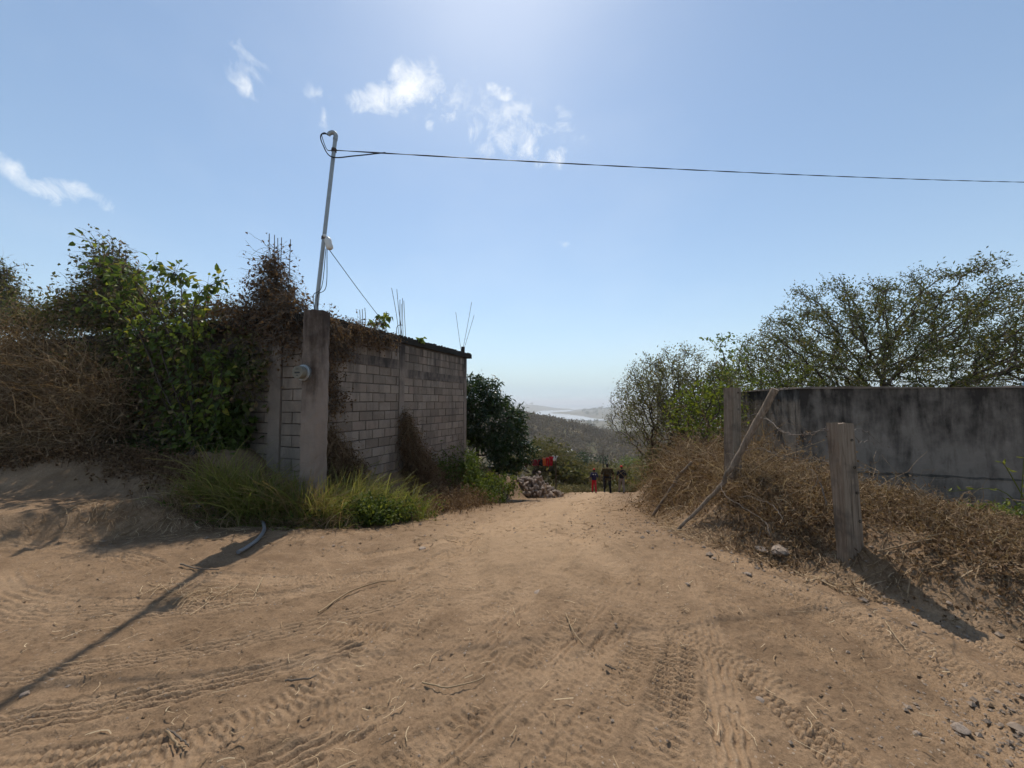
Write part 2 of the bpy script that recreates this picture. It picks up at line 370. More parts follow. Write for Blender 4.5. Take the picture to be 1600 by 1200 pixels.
def rock_mesh(name, seed, flat=.6, mat='rock'):
    import bmesh
    bm = bmesh.new(); bmesh.ops.create_icosphere(bm, subdivisions=2, radius=1)
    rr = random.Random(seed); cuts = [(Vector((rr.gauss(0, 1), rr.gauss(0, 1), rr.gauss(0, 1))).normalized(), rr.uniform(.55, .9)) for _ in range(9)]
    for v in bm.verts:
        for nrm, d in cuts:
            e = v.co.dot(nrm) - d
            if e > 0: v.co -= nrm * e * .92
        v.co += Vector((rr.gauss(0, .02), rr.gauss(0, .02), rr.gauss(0, .02))); v.co.z *= flat
    me = bpy.data.meshes.new(name); bm.to_mesh(me); bm.free(); me.materials.append(M[mat]); return me

# space colonisation for every branching plant
def grow(trunk, attr, step, kill, infl, iters=200, bias=(0, 0, 0), jitter=.15):
    nod = [np.asarray(p, float) for p in trunk]; par = [-1] + list(range(len(trunk) - 1)); kids = [1] * (len(trunk) - 1) + [0]
    A = np.asarray(attr, float); alive = np.ones(len(A), bool)
    T = np.array(nod); dd = np.linalg.norm(A[:, None] - T[None], axis=2); near = dd.argmin(1); nd = dd.min(1)
    bias = np.asarray(bias, float)
    for it in range(iters):
        act = alive & (nd < infl)
        if not act.any():
            if it == 0 or not alive.any(): break
            infl *= 1.4
            if infl > 50: break
            continue
        acc = np.zeros((len(nod), 3)); np.add.at(acc, near[act], unit(A[act] - np.array(nod)[near[act]]))
        ids = np.unique(near[act]); ids = [i for i in ids if kids[i] < 4]
        if not ids: break
        D = unit(unit(acc[ids]) + bias + RNG.normal(size=(len(ids), 3)) * jitter)
        new = np.array(nod)[ids] + D * step; b0 = len(nod)
        for q, i in enumerate(ids): nod.append(new[q]); par.append(i); kids.append(0); kids[i] += 1
        d2 = np.linalg.norm(A[:, None] - new[None], axis=2); j = d2.argmin(1); m2 = d2.min(1)
        up = m2 < nd; near[up] = b0 + j[up]; nd[up] = m2[up]
        alive &= nd > kill
        if len(nod) > 14000: break
    return np.array(nod), np.array(par), np.array(kids)
def limb_radii(par, kids, r0, e=2.3):
    n = len(par); acc = np.zeros(n); r = np.zeros(n)
    for i in range(n - 1, -1, -1):
        r[i] = max(r0, acc[i] ** (1 / e)) if acc[i] > 0 else r0
        if par[i] >= 0: acc[par[i]] += r[i] ** e
    return r
def limbs(g, nod, par, r, sides=5, t=None):
    i = np.where(par >= 0)[0]; a = nod[par[i]]; b = nod[i]; d = unit(b - a)
    up = np.where(np.abs(d[:, 2:3]) < .9, np.array([[0, 0, 1.]]), np.array([[1., 0, 0]]))
    u = unit(np.cross(d, up)); v = np.cross(u, d); th = np.arange(sides) * 2 * math.pi / sides
    ring = np.cos(th)[None, :, None] * u[:, None] + np.sin(th)[None, :, None] * v[:, None]
    ra = np.minimum(r[par[i]], r[i] * 1.25)
    V = np.stack([(a - d * r[i][:, None] * .3)[:, None] + ring * ra[:, None, None], (b + d * r[i][:, None] * .3)[:, None] + ring * r[i][:, None, None]], 1).reshape(-1, 3)
    base = (np.arange(len(i)) * 2 * sides)[:, None]; j = np.arange(sides)[None]; j2 = (j + 1) % sides
    F = np.stack([base + j, base + j2, base + sides + j2, base + sides + j], -1).reshape(-1, 4)
    g.add(V, F, .5 if t is None else t); return g
def in_ellipsoid(n, c, r, hollow=0.0):
    p = rvec(n) * (hollow ** 3 + (1 - hollow ** 3) * RNG.random((n, 1))) ** (1 / 3); return np.asarray(c) + p * np.asarray(r)

# ------------------------------------------------------------------ terrain height
def sstep(t): t = np.clip(t, 0, 1); return t * t * (3 - 2 * t)
def soft(xs, ys):
    X = np.linspace(xs[0], xs[-1], 4000); Y = np.interp(X, xs, ys); return lambda q, X=X, Y=Y: np.interp(q, X, Y)
def hsh(ix, iy, s):
    q = np.sin(ix * 127.1 + iy * 311.7 + s * 74.7) * 43758.5453; return q - np.floor(q)
def vn(x, y, s=0):
    ix, iy = np.floor(x), np.floor(y); fx, fy = x - ix, y - iy; fx = fx * fx * (3 - 2 * fx); fy = fy * fy * (3 - 2 * fy)
    return (hsh(ix, iy, s) * (1 - fx) + hsh(ix + 1, iy, s) * fx) * (1 - fy) + (hsh(ix, iy + 1, s) * (1 - fx) + hsh(ix + 1, iy + 1, s) * fx) * fy
def fbm(x, y, f, o=4, s=0):
    a, t, n = 1., 0., 0.
    for i in range(o): t = t + a * (vn(x * f, y * f, s + i) - .5); n += a; a *= .5; f *= 2.03
    return t / n
PROF = soft([-40, -5, 0, 2.5, 4, 5, 6, 7.7, 10, 14, 18, 23.2, 27, 32, 45, 80, 150, 250, 420, 700, 1200, 1800, 20000],
            [.6, .1, 0, 0, -.08, -.21, -.38, -.71, -1.2, -2.08, -2.95, -3.92, -4.74, -6.6, -12, -22, -36, -44, -52, -70, -92, -95, -95])
RE = soft([-40, 0, 1.5, 2.3, 2.8, 3.4, 5.3, 7.7, 12, 23.2, 40, 20000], [4.8, 4.6, 4.2, 3.3, 2.45, 2.2, 2.15, 2.5, 3.7, 7.2, 13, 4000])
LE = soft([-40, 3.5, 4.7, 5.2, 5.7, 6.2, 7, 9.5, 12, 17, 23.2, 40, 20000], [-30, -12, -5.2, -3.6, -2.7, -2.2, -1.8, -1.55, -1.25, .5, 2.7, 6, 3000])
HRP = soft([-40, 0, 2, 3, 4, 6, 9, 12, 18, 24, 32, 45, 20000], [.3, .05, .08, .25, .34, .40, .25, -.4, -1.7, -3.2, -6.6, -12, -95])
HLP = soft([-40, 0, 4, 5.1, 5.7, 6.4, 8, 12.5, 15, 18, 24, 32, 45, 20000], [.2, 0, .02, .10, .24, .32, .2, -.2, -.9, -2.0, -3.8, -7, -12, -95])
def RIDGE(x, y):
    cz = np.interp(x, [-400, -60, 3, 40, 73, 117, 175, 260, 500], [20, 1, -12, -20, -27, -35, -41, -44, -40])
    lo = PROF(y)
    t = np.where(y < 350, sstep((y - 130) / 220.), 1 - sstep((y - 350) / 420.))
    return np.maximum(lo, lo + (cz - lo) * t)
def ground(x, y, fine=False):
    x = np.asarray(x, float); y = np.asarray(y, float)
    z = PROF(y); near = 1 - sstep((y - 30) / 20.)
    tr = sstep((x - RE(y)) / np.interp(y, [0, 3, 4.5, 7], [.9, .55, .9, 1.3])) * near; z = z * (1 - tr) + tr * (HRP(y) - np.clip(x - 4.3, 0, 6) * .19 * (y < 14))
    tl = sstep((LE(y) - x) / 1.1) * near; z = z * (1 - tl) + tl * HLP(y)
    # earth berm heaped against the overgrown front
    z = z + (.5 + .4 * fbm(x, y, 1.1, 4, 61)) * sstep((y - 5.25 - .05 * np.clip(-4 - x, 0, 9)) / 1.3) * sstep((-3.9 - x) / 1.3) * (1 - sstep((y - 12) / 3))
    # left yard sags a little towards the camera
    z = z + .09 * sstep((-1.8 - x) / 1.5) * sstep((y - 2.6) / 1.2) * (1 - sstep((y - 5) / 1))
    z = np.where(y > 110, RIDGE(x, y), z)
    # far headlands
    z = z + 62 * np.exp(-((x - 210) / 330.) ** 2 - ((y - 5000) / 500.) ** 2) + 66 * np.exp(-((x - 1150) / 480.) ** 2 - ((y - 3200) / 420.) ** 2) \
          + 70 * np.exp(-((x + 900) / 600.) ** 2 - ((y - 4200) / 600.) ** 2) + 74 * np.exp(-((x - 2600) / 900.) ** 2 - ((y - 4000) / 700.) ** 2)
    z = z + np.where(y > 60, fbm(x, y, .02, 4, 9) * np.clip((y - 60) / 60., 0, 1) * np.where(y < 900, 9, 3), 0)
    nn = np.where((y < 40) & (np.abs(x) < 30), 1, 0)
    z = z + nn * (fbm(x, y, .45, 3, 3) * .09 + fbm(x, y, 2.3, 3, 5) * .035)
    return z
def gz(x, y): return float(ground(np.array([x]), np.array([y]))[0])
_T = np.concatenate([np.linspace(1, 12, 2500), np.linspace(12, 60, 3000)])
def gp(px, py):
    """where the line of sight meets the ground"""
    r = ray(px, py); P = np.array([0, 0, HC]) + r[None] * (_T / r[1])[:, None]
    h = P[:, 2] < ground(P[:, 0], P[:, 1]); i = int(h.argmax()) if h.any() else len(_T) - 1
    return P[i]

# tyre tracks as circular arcs through three pixels on the ground: (a, b, c, width, depth, tread, gap between wheels)
TR = [((0, 1140), (260, 1085), (560, 1012), .21, .020, 0), ((60, 1200), (400, 1135), (760, 1035), .2, .017, 1),
      ((640, 1195), (800, 1070), (960, 905), .22, .026, 2), ((800, 1195), (900, 1080), (1010, 905), .22, .026, 1),
      ((430, 1200), (640, 1090), (830, 900), .2, .018, 0), ((1035, 1150), (1060, 1010), (1050, 880), .22, .022, 2),
      ((540, 985), (640, 1000), (760, 1035), .24, .022, 2), ((1060, 880), (1300, 960), (1600, 1150), .22, .020, 1),
      ((1010, 900), (1230, 990), (1560, 1200), .22, .020, 0), ((1120, 870), (1360, 930), (1600, 1040), .22, .016, 1),
      ((960, 930), (1150, 1040), (1330, 1200), .22, .018, 1), ((0, 905), (190, 945), (480, 925), .2, .016, 1),
      ((0, 850), (100, 858), (230, 880), .2, .03, 1), ((0, 960), (250, 955), (620, 890), .22, .016, 0),
      ((640, 900), (760, 840), (860, 800), .24, .022, 1), ((900, 830), (880, 880), (760, 960), .2, .018, 2), ((560, 870), (680, 850), (790, 815), .24, .018, 1),
      ((1000, 900), (985, 840), (960, 790), .24, .022, 1), ((780, 905), (840, 890), (900, 905), .22, .02, 2), ((240, 1200), (520, 1060), (700, 905), .2, .014, 2),
      ((0, 1060), (300, 1020), (640, 930), .2, .014, 0), ((700, 1200), (840, 1060), (985, 900), .1, .02, 0), ((1150, 1200), (1120, 1050), (1075, 900), .2, .014, 0), ((520, 1120), (760, 1080), (1000, 1010), .2, .013, 2),
      ((880, 1200), (990, 1040), (1030, 900), .2, .018, 2), ((1200, 905), (1400, 985), (1600, 1110), .2, .016, 1), ((830, 905), (1000, 960), (1250, 1090), .2, .014, 1), ((300, 900), (520, 905), (760, 880), .22, .014, 1), ((1130, 905), (1330, 985), (1600, 1180), .2, .018, 0)]
def circ(p, q, r):
    ax, ay, bx, by, cx, cy = p[0], p[1], q[0], q[1], r[0], r[1]
    d = 2 * (ax * (by - cy) + bx * (cy - ay) + cx * (ay - by))
    if abs(d) < 1e-4: d = 1e-4
    ux = ((ax * ax + ay * ay) * (by - cy) + (bx * bx + by * by) * (cy - ay) + (cx * cx + cy * cy) * (ay - by)) / d
    uy = ((ax * ax + ay * ay) * (cx - bx) + (bx * bx + by * by) * (ax - cx) + (cx * cx + cy * cy) * (bx - ax)) / d
    return np.array([ux, uy]), math.hypot(ax - ux, ay - uy)
def tracks(x, y):
    h = np.zeros_like(x); pk = np.zeros_like(x)
    wob = fbm(x, y, 1.7, 3, 21) * .05; fade = fbm(x, y, .9, 3, 31)
    for ti, (a, b, c, wd, dep, tread) in enumerate(TR):
        A, B, Cc = gp(*a)[:2], gp(*b)[:2], gp(*c)[:2]
        ct, rad = circ(A, B, Cc)
        if rad > 400: rad = 400
        ang = lambda p: math.atan2(p[1] - ct[1], p[0] - ct[0])
        a0, am, a1 = ang(A), ang(B), ang(Cc)
        un = lambda q: (q - am + math.pi) % (2 * math.pi) - math.pi
        lo, hi = sorted((un(a0), un(a1)))
        th = np.arctan2(y - ct[1], x - ct[0]); th = (th - am + math.pi) % (2 * math.pi) - math.pi
        d = np.hypot(x - ct[0], y - ct[1]) - rad + wob * .7; s = th * rad + fbm(x, y, 5, 2, 300 + ti) * .03
        ext = .35
        along = sstep((s - lo * rad + ext) / ext) * sstep((hi * rad + ext - s) / ext)
        mk = sstep((wd / 2 + .012 - np.abs(d)) / .03) * along
        if not (mk > .01).any(): continue
        st = np.clip(.8 + fade * 1.9, .15, 1.0); pk = np.maximum(pk * (1 - mk * .3), mk * st)
        q = d / (wd / 2)
        if tread == 0:      # zigzag rib tyre
            lug = np.sin(2 * math.pi * (d / .045 + .32 * np.abs(((s / .09) % 2) - 1)))
        elif tread == 1:    # slanted blocks in rows
            lug = np.sin(2 * math.pi * (s / .040 + np.sign(d) * q * .55)) * .7 + .7 * np.cos(2 * math.pi * d / .06)
        else:               # cross bars
            lug = np.sin(2 * math.pi * (s / .046 + .5 * (d > 0))) + .45 * np.cos(2 * math.pi * d / .1)
        lug = np.tanh(lug * 3.0)
        dep = dep * 1.0; crumb = np.clip(.4 + 2.6 * (fbm(x, y, 3.2, 4, 200 + ti) + .2), 0, 1); prof = -dep * .45 + dep * .75 * lug * crumb
        rim = dep * .75 * np.exp(-((np.abs(d) - wd / 2 - .02) / .022) ** 2) * along
        h = h * (1 - mk * .85) + mk * prof * st + rim * st * .6
    return h, pk

# ------------------------------------------------------------------ ground sheet (one mesh out to the coast)
def graded(a, b, s0, s1):
    out = [a]
    while out[-1] < b:
        t = (out[-1] - a) / (b - a); out.append(out[-1] + s0 + (s1 - s0) * t)
    return out[:-1]
ys = graded(-12, .8, .8, .25) + graded(.8, 3.2, .0078, .0115) + graded(3.2, 8, .012, .055) + graded(8, 34, .06, .6) + graded(34, 110, 1, 4) + graded(110, 900, 8, 30) + graded(900, 9000, 60, 260) + [9000]
xh = graded(0, 4.4, .0125, .0155) + graded(4.4, 12, .03, .5) + graded(12, 60, .8, 6) + graded(60, 700, 8, 30) + graded(700, 9000, 60, 500) + [9000]
ys = np.array(ys); xs = np.array([-q for q in xh[:0:-1]] + xh)
GX, GY = np.meshgrid(xs, ys)
GX = GX * np.interp(GY, [-12, .8, 8, 40], [.5, .5, 1.9, 1.9]); Z = ground(GX, GY)      # columns fan out with distance
nm = (GY > .5) & (GY < 9) & (np.abs(GX) < 9)
xx, yy = GX[nm], GY[nm]
road = (1 - sstep((xx - RE(yy) + .1) / .5))
th_, pk_ = tracks(xx, yy); PK = np.zeros_like(Z); PK[nm] = pk_ * road
Z[nm] += th_ * road + fbm(xx, yy, 9, 4, 41) * .026 + fbm(xx, yy, 30, 4, 51) * .022 + fbm(xx, yy, 3.2, 3, 81) * .05 * sstep((yy - 3.2) / 2)
# two long wheel ruts running down the lane
lm = (GY > 2.6) & (GY < 27) & (np.abs(GX) < 12); lx, ly = GX[lm], GY[lm]
cx_ = np.interp(ly, [2.6, 5, 7.7, 12, 17, 23.2, 27], [.45, .25, .5, 1.25, 2.9, 5.0, 6.3]) + .12 * np.sin(ly * .8)
al = sstep((ly - 2.6) / 1.5); rz = np.zeros_like(lx); rp_ = np.zeros_like(lx); nz_ = fbm(lx, ly, 1.3, 3, 111)
for o_ in (-.78, .72):
    d_ = lx - cx_ - o_ + nz_ * .22; w_ = np.exp(-(d_ / .17) ** 2) * al
    rz += -.045 * w_ + .028 * np.exp(-((np.abs(d_) - .3) / .09) ** 2) * al; rp_ = np.maximum(rp_, w_)
    rz += .010 * w_ * np.tanh(2.5 * np.sin(2 * math.pi * ly / .055 + 5 * np.sign(d_) * d_)) * (ly < 9) * np.clip(.5 + 2.5 * fbm(lx, ly, 2.1, 3, 121), 0, 1)
rz += .03 * np.exp(-((lx - cx_) / .35) ** 2) * al * (1 + 2 * fbm(lx, ly, 4, 3, 131))
Z[lm] += rz; PK[lm] = np.maximum(PK[lm], rp_ * .9)
# churned hollow in the lane
hc = gp(880, 828)
e = np.exp(-((GX - hc[0]) / .55) ** 2 - ((GY - hc[1]) / .5) ** 2); Z += -e * (.10 + .12 * np.abs(fbm(GX, GY, 5, 3, 77)))
ny, nx = GX.shape
idx = np.arange(ny * nx).reshape(ny, nx)
g = G(); g.add(np.stack([GX, GY, Z], -1).reshape(-1, 3), np.stack([idx[:-1, :-1], idx[:-1, 1:], idx[1:, 1:], idx[1:, :-1]], -1).reshape(-1, 4), PK[:-1, :-1].ravel())
tag(g.obj('ground', 'soil', smooth=True), kind='structure')
g = G(); g.add([(-16000, 5600, -93), (16000, 5600, -93), (16000, 16000, -93), (-16000, 16000, -93)], [(0, 1, 2, 3)])
tag(g.obj('sea', 'sea'), kind='structure')
# river bed winding to the coast
rp = []
for (px, py) in [(945, 657), (906, 654), (884, 650), (866, 648), (862, 645), (872, 641), (890, 638.5), (902, 636.5)]:
    r_ = ray(px, py); Yv = (-91.5 - HC) / r_[2]; rp.append([r_[0] * Yv, r_[1] * Yv, -91.5])
rp = smooth_path(rp, 60); rw = np.interp(np.arange(len(rp)), [0, 20, 45, len(rp)], [70, 110, 170, 330])
tn = unit(np.gradient(rp, axis=0)); sd = np.stack([tn[:, 1], -tn[:, 0], 0 * tn[:, 0]], 1)
V = np.stack([rp - sd * rw[:, None], rp + sd * rw[:, None]], 1).reshape(-1, 3); i = np.arange(len(rp) - 1) * 2
g = G(); g.add(V, np.stack([i, i + 1, i + 3, i + 2], 1)); tag(g.obj('river', 'sand'), kind='structure')
# ------------------------------------------------------------------ block building
B0 = np.array([-3.62, 6.9]); BU = np.array([.353, .936]); BN = np.array([.936, -.353])     # near corner, wall direction, outward normal
BL = 5.95; ZT = 2.94; ZB = -.5
bld = empty('block_building', (-5.5, 9, 0), 'unfinished grey concrete block building under a dark flat roof slab, overgrown at its front', 'building')
def wallpt(s, z, o=0.0): p = B0 + BU * s + BN * o; return np.array([p[0], p[1], z])
def wallbox(s0, s1, z0, z1, o0, o1):
    v = [wallpt(a, c, b) for c in (z0, z1) for (a, b) in ((s0, o1), (s1, o1), (s1, o0), (s0, o0))]
    return np.array(v), [(0, 3, 2, 1), (4, 5, 6, 7), (0, 1, 5, 4), (1, 2, 6, 5), (2, 3, 7, 6), (3, 0, 4, 7)]
FD = np.array([-.936, .353]); FN = np.array([-.353, -.936])      # front wall runs left and away from the corner
def facpt(t, z, o=0.0): p = B0 + FD * t + FN * o; return np.array([p[0], p[1], z])
def facbox(t0, t1, z0, z1, o0, o1):
    v = [facpt(a, c, b) for c in (z0, z1) for (a, b) in ((t1, o1), (t0, o1), (t0, o0), (t1, o0))]
    return np.array(v), [(0, 3, 2, 1), (4, 5, 6, 7), (0, 1, 5, 4), (1, 2, 6, 5), (2, 3, 7, 6), (3, 0, 4, 7)]
def Yf(px): q = (px - 800) / 600; t = (-3.62 - 6.9 * q) / (.936 + .353 * q); return 6.9 + .353 * t
def part(name, vf, mat, parent, label=None, smooth=False):
    g = G(); g.add(*vf); o = g.obj(name, mat, smooth=smooth); under(o, parent)
    if label: o['label'] = label
    return o
side = part('side_wall', wallbox(0.02, BL, ZB, ZT, -.14, -.012), 'mortar', bld, 'long block wall facing the dirt lane')
front = part('front_wall', facbox(.13, 13, ZB, ZT, -.26, -.13), 'mortar', bld)
part('rear_wall', facbox(.15, 13, ZB, ZT, -6.0, -5.87), 'mortar', bld)
part('end_wall', facbox(12.87, 13, ZB, ZT - .003, -5.865, -.265), 'mortar', bld)
# shared block meshes with chipped edges
def block_mesh(L, H, D, seed):
    import bmesh
    bm = bmesh.new(); bmesh.ops.create_cube(bm, size=1)
    for v in bm.verts: v.co = Vector((v.co.x * L, v.co.y * D, v.co.z * H))
    bmesh.ops.bevel(bm, geom=bm.edges[:], offset=.006, segments=1, affect='EDGES')
    rr = random.Random(seed)
    for v in bm.verts: v.co += Vector((rr.uniform(-.003, .003), rr.uniform(-.002, .002), rr.uniform(-.003, .003)))
    me = bpy.data.meshes.new('block'); bm.to_mesh(me); bm.free(); me.materials.append(M['block']); return me
_bm = {}
def block(parent, c, ang, L, H=.188, seed=0):
    key = (round(L, 2), round(H, 2), seed % 3)
    if key not in _bm: _bm[key] = block_mesh(L, H, .12, seed)
    o = bpy.data.objects.new('block', _bm[key]); COL.objects.link(o)
    under(o, parent)
    o.location = tuple(c); o.rotation_euler = (0, 0, ang)
    return o
angS = math.atan2(BU[1], BU[0])
def course(s0, s1, z, row, seed, bl=.40):
    s = s0 - (bl / 2 if row % 2 else 0); j = 0
    while s < s1 - .02:
        a, b = max(s, s0), min(s + bl, s1)
        if b - a > .06:
            off = -.055 + random.uniform(-.009, .006)
            p = wallpt((a + b) / 2 + random.uniform(-.004, .004), z + .1 + random.uniform(-.004, .004), off)
            block(side, p, angS + random.uniform(-.012, .012), (b - a) - .016, .184, random.randrange(3))
        s += bl; j += 1
zr = ZB + .0; row = 0
while zr < ZT - .15:
    for (s0, s1, b0, b1) in ((.02, 2.52, 2.30, 2.52), (2.72, 5.84, 2.10, 2.24)):
        if not (zr + .2 > b0 + .02 and zr < b1 - .02): course(s0, s1, zr, row, row)
    zr += .2; row += 1
part('bond_beam', wallbox(.03, 2.519, 2.292, 2.508, -.13, .012), 'concrete', bld, 'dark stained concrete beam of the nearer bay')
part('bond_beam', wallbox(2.722, 5.838, 2.092, 2.308, -.13, .010), 'concrete', bld)
part('column', wallbox(2.523, 2.718, ZB, ZT - .002, -.15, .016), 'concrete', bld, 'narrow concrete column in the side wall')
part('column', wallbox(5.842, 6.02, ZB, ZT - .002, -.15, .014), 'concrete', bld)
# front: stub of blocks, corner column, recessed panel, lintel, further columns
angF = math.atan2(-FD[1], -FD[0])
for r_ in range(15):
    for (t0, t1) in ((.14, .42), (.44, .70)) if r_ % 2 else ((.14, .70),):
        block(front, facpt((t0 + t1) / 2, -.28 + r_ * .212, -.055), angF, t1 - t0, .2, r_)
for r_ in range(14):
    t0 = 1.035
    while t0 < 3.2:
        t1 = t0 + (.2 if (r_ % 2 and t0 < 1.1) else .4); block(front, facpt((t0 + t1) / 2, -.2 + r_ * .2, -.115), angF, t1 - t0 - .016, .184, r_); t0 = t1
for t_ in (.72, 6.0, 11.6):
    part('column', facbox(t_, t_ + .30, ZB, ZT - .004, -.27, .03), 'concrete', bld, 'pale concrete corner column beside the meter pillar' if t_ < 1 else None)
part('lintel', facbox(1.025, 5.99, 2.42, 2.68, -.2, .012), 'concrete', bld)
# roof slab with worn edge
ce = B0 + BU * 6.27
poly = [tuple(facpt(13.2, 0, .14)[:2]), tuple((facpt(-.07, 0, .14))[:2]), tuple(wallpt(6.27, 0, .07)[:2]), tuple(wallpt(6.27, 0, -13)[:2])]
def slab_poly(poly, z0, z1, div=.22):
    P = []
    for a, b in zip(poly, poly[1:] + poly[:1]):
        n = max(1, int(math.dist(a, b) / div))
        for q in range(n): P.append((a[0] + (b[0] - a[0]) * q / n, a[1] + (b[1] - a[1]) * q / n))
    n = len(P); j = lambda s: RNG.uniform(-s, s)
    lo = [(x + j(.008), y + j(.008), z0 + j(.006)) for x, y in P]; hi = [(x + j(.012), y + j(.012), z1 + j(.012)) for x, y in P]
    return lo + hi, n
v, n = slab_poly(poly, ZT, ZT + .15)
g = G(); g.add(v, [(q, (q + 1) % n, n + (q + 1) % n, n + q) for q in range(n)])
me = g.mesh('roof_slab'); 
import bmesh
bm = bmesh.new(); bm.from_mesh(me); bm.verts.ensure_lookup_table()
bm.faces.new([bm.verts[n + q] for q in range(n)]); bm.faces.new([bm.verts[q] for q in range(n - 1, -1, -1)])
bm.to_mesh(me); bm.free(); me.materials.append(M['slab'])
ro = bpy.data.objects.new('roof_slab', me); COL.objects.link(ro); under(ro, bld); ro['label'] = 'black-weathered flat concrete roof slab'
# crumbs of mortar and weeds along the slab edge
g = G()
for q in range(290):
    s = RNG.uniform(0, 6.25); p = wallpt(s, ZT + .15, RNG.uniform(-.1, .06)); r_ = RNG.uniform(.008, .022)
    vv, ff = box_vf((-r_, -r_, -.01), (r_, r_, r_ * 1.5)); g.add(vv + p, ff)
o = g.obj('mortar_crumb', 'slab'); o['kind'] = 'stuff'; under(o, ro)
def rebar(p0, p1, bend=0.0, r=.0065):
    p0, p1 = np.array(p0, float), np.array(p1, float); mid = (p0 + p1) / 2 + np.array([bend, 0, 0])
    g = G(); tube(g, smooth_path([p0, mid, p1], 8), r, 6); o = g.obj('rebar', 'rebar', smooth=True); under(o, bld); return o
zt = ZT + .13
def bars(lst, Y):
    for (x0, y0, x1, y1) in lst:
        a = at(x0, y0, Y); b = at(x1, y1, Y + RNG.uniform(-.1, .1)); a[2] = min(a[2], zt); rebar(a, b, RNG.uniform(-.02, .02))
bars([(422, 470, 421, 365), (430, 470, 429, 367), (436, 470, 434, 372), (441, 470, 440, 371), (449, 470, 454, 374)], Yf(430) + .1)
bars([(171, 480, 171, 380), (176, 480, 177, 382), (184, 480, 187, 383), (190, 480, 197, 388)], Yf(180) + .1)
bars([(4, 480, 6, 413), (10, 480, 11, 416), (-4, 480, -6, 405)], Yf(5) + .1)
bars([(624, 528, 612, 450), (629, 528, 620, 452), (626, 528, 625, 468), (630, 528, 629, 466), (634, 528, 631, 470), (627, 525, 627, 475)], 9.30)
bars([(721, 552, 712, 487), (722, 552, 737, 472), (723, 552, 741, 492)], 12.35)
bars([(562, 506, 562, 484), (566, 506, 566, 483), (570, 506, 570, 481)], 8.1)
# hooked bar at the middle column
p = at(620, 528, 9.3); q = at(620, 512, 9.3); g = G(); tube(g, smooth_path([p, q, at(624, 508, 9.3), at(629, 508, 9.3)], 14), .008, 6); under(g.obj('rebar', 'rebar', smooth=True), bld)
# bent stub of column steel at the far corner
part('column_stub', wallbox(5.88, 5.98, ZT + .152, ZT + .36, -.12, -.04), 'slab', bld)

# ------------------------------------------------------------------ meter pillar, meter, service mast, cable
pc = np.array([-3.05, 5.95]); pang = R(-14)
ca, sa = math.cos(pang), math.sin(pang)
def prot(v): v = np.asarray(v, float); return np.stack([pc[0] + v[:, 0] * ca - v[:, 1] * sa, pc[1] + v[:, 0] * sa + v[:, 1] * ca, v[:, 2]], 1)
PZ = at(487, 486, 5.9)[2]
pil = empty('meter_pillar', (pc[0], pc[1], .1), 'tall square concrete pillar with rust streaks, carrying the round electric meter', 'pillar')
g = G(); zs = np.linspace(-.3, PZ, 40); hw = .145
rg = []
for z in zs:
    for (a, b) in ((-1, -1), (-.3, -1), (.4, -1), (1, -1), (1, -.3), (1, .4), (1, 1), (.3, 1), (-.4, 1), (-1, 1), (-1, .3), (-1, -.4)):
        j = .008 if max(abs(a), abs(b)) else 0
        k_ = .93 if abs(a) == 1 and abs(b) == 1 else 1
        rg.append((a * hw * k_ + RNG.uniform(-j, j) * .7 - np.sign(a) * (abs(a) == 1 and abs(b) == 1) * RNG.uniform(0, .012), b * hw * k_ + RNG.uniform(-j, j) * .7, z + (RNG.uniform(-.012, .012) if z == zs[-1] else 0)))
vv = prot(np.array(rg)); F = [(i * 12 + q, i * 12 + (q + 1) % 12, (i + 1) * 12 + (q + 1) % 12, (i + 1) * 12 + q) for i in range(39) for q in range(12)]
g.add(vv, F); g.add(vv[-12:], [tuple(range(12))]); M['pillar'] = concrete('rust_streaked_pillar_concrete', (.24, .187, .15), (.045, .03, .023), .57, .76, .9, 1.0, 3.0)
under(g.obj('shaft', 'pillar'), pil)
def disc(g, c, nrm, prof, sides=24):
    """lathe: prof = [(radius, offset along nrm)]"""
    a, b = frame_axes(nrm); nrm = unit(np.asarray(nrm, float)); th = np.arange(sides) * 2 * math.pi / sides; V = []
    for r_, h_ in prof: V.append(c + nrm * h_ + r_ * (np.cos(th)[:, None] * a + np.sin(th)[:, None] * b))
    V = np.concatenate(V); n = len(prof)
    F = [(i * sides + q, i * sides + (q + 1) % sides, (i + 1) * sides + (q + 1) % sides, (i + 1) * sides + q) for i in range(n - 1) for q in range(sides)]
    g.add(V, F); g.add(V[-sides:], [tuple(range(sides))]); return g
fn = np.array([sa, -ca, 0.]); mc = np.array([*prot([[-.065, -hw, 0]])[0][:2], at(480, 582, 5.75)[2]])
met = empty('electric_meter', mc, 'round glass-covered electric meter on the concrete pillar', 'meter')
g = G(); disc(g, mc, fn, [(.118, -.01), (.122, .03), (.122, .045), (.108, .05), (.107, .06)]); under(g.obj('socket_ring', 'galv', smooth=False), met)
g = G(); disc(g, mc, fn, [(.098, .055), (.096, .11), (.094, .147), (.088, .152)]); under(g.obj('cover', 'meter_face'), met)
a_, b_ = frame_axes(fn)
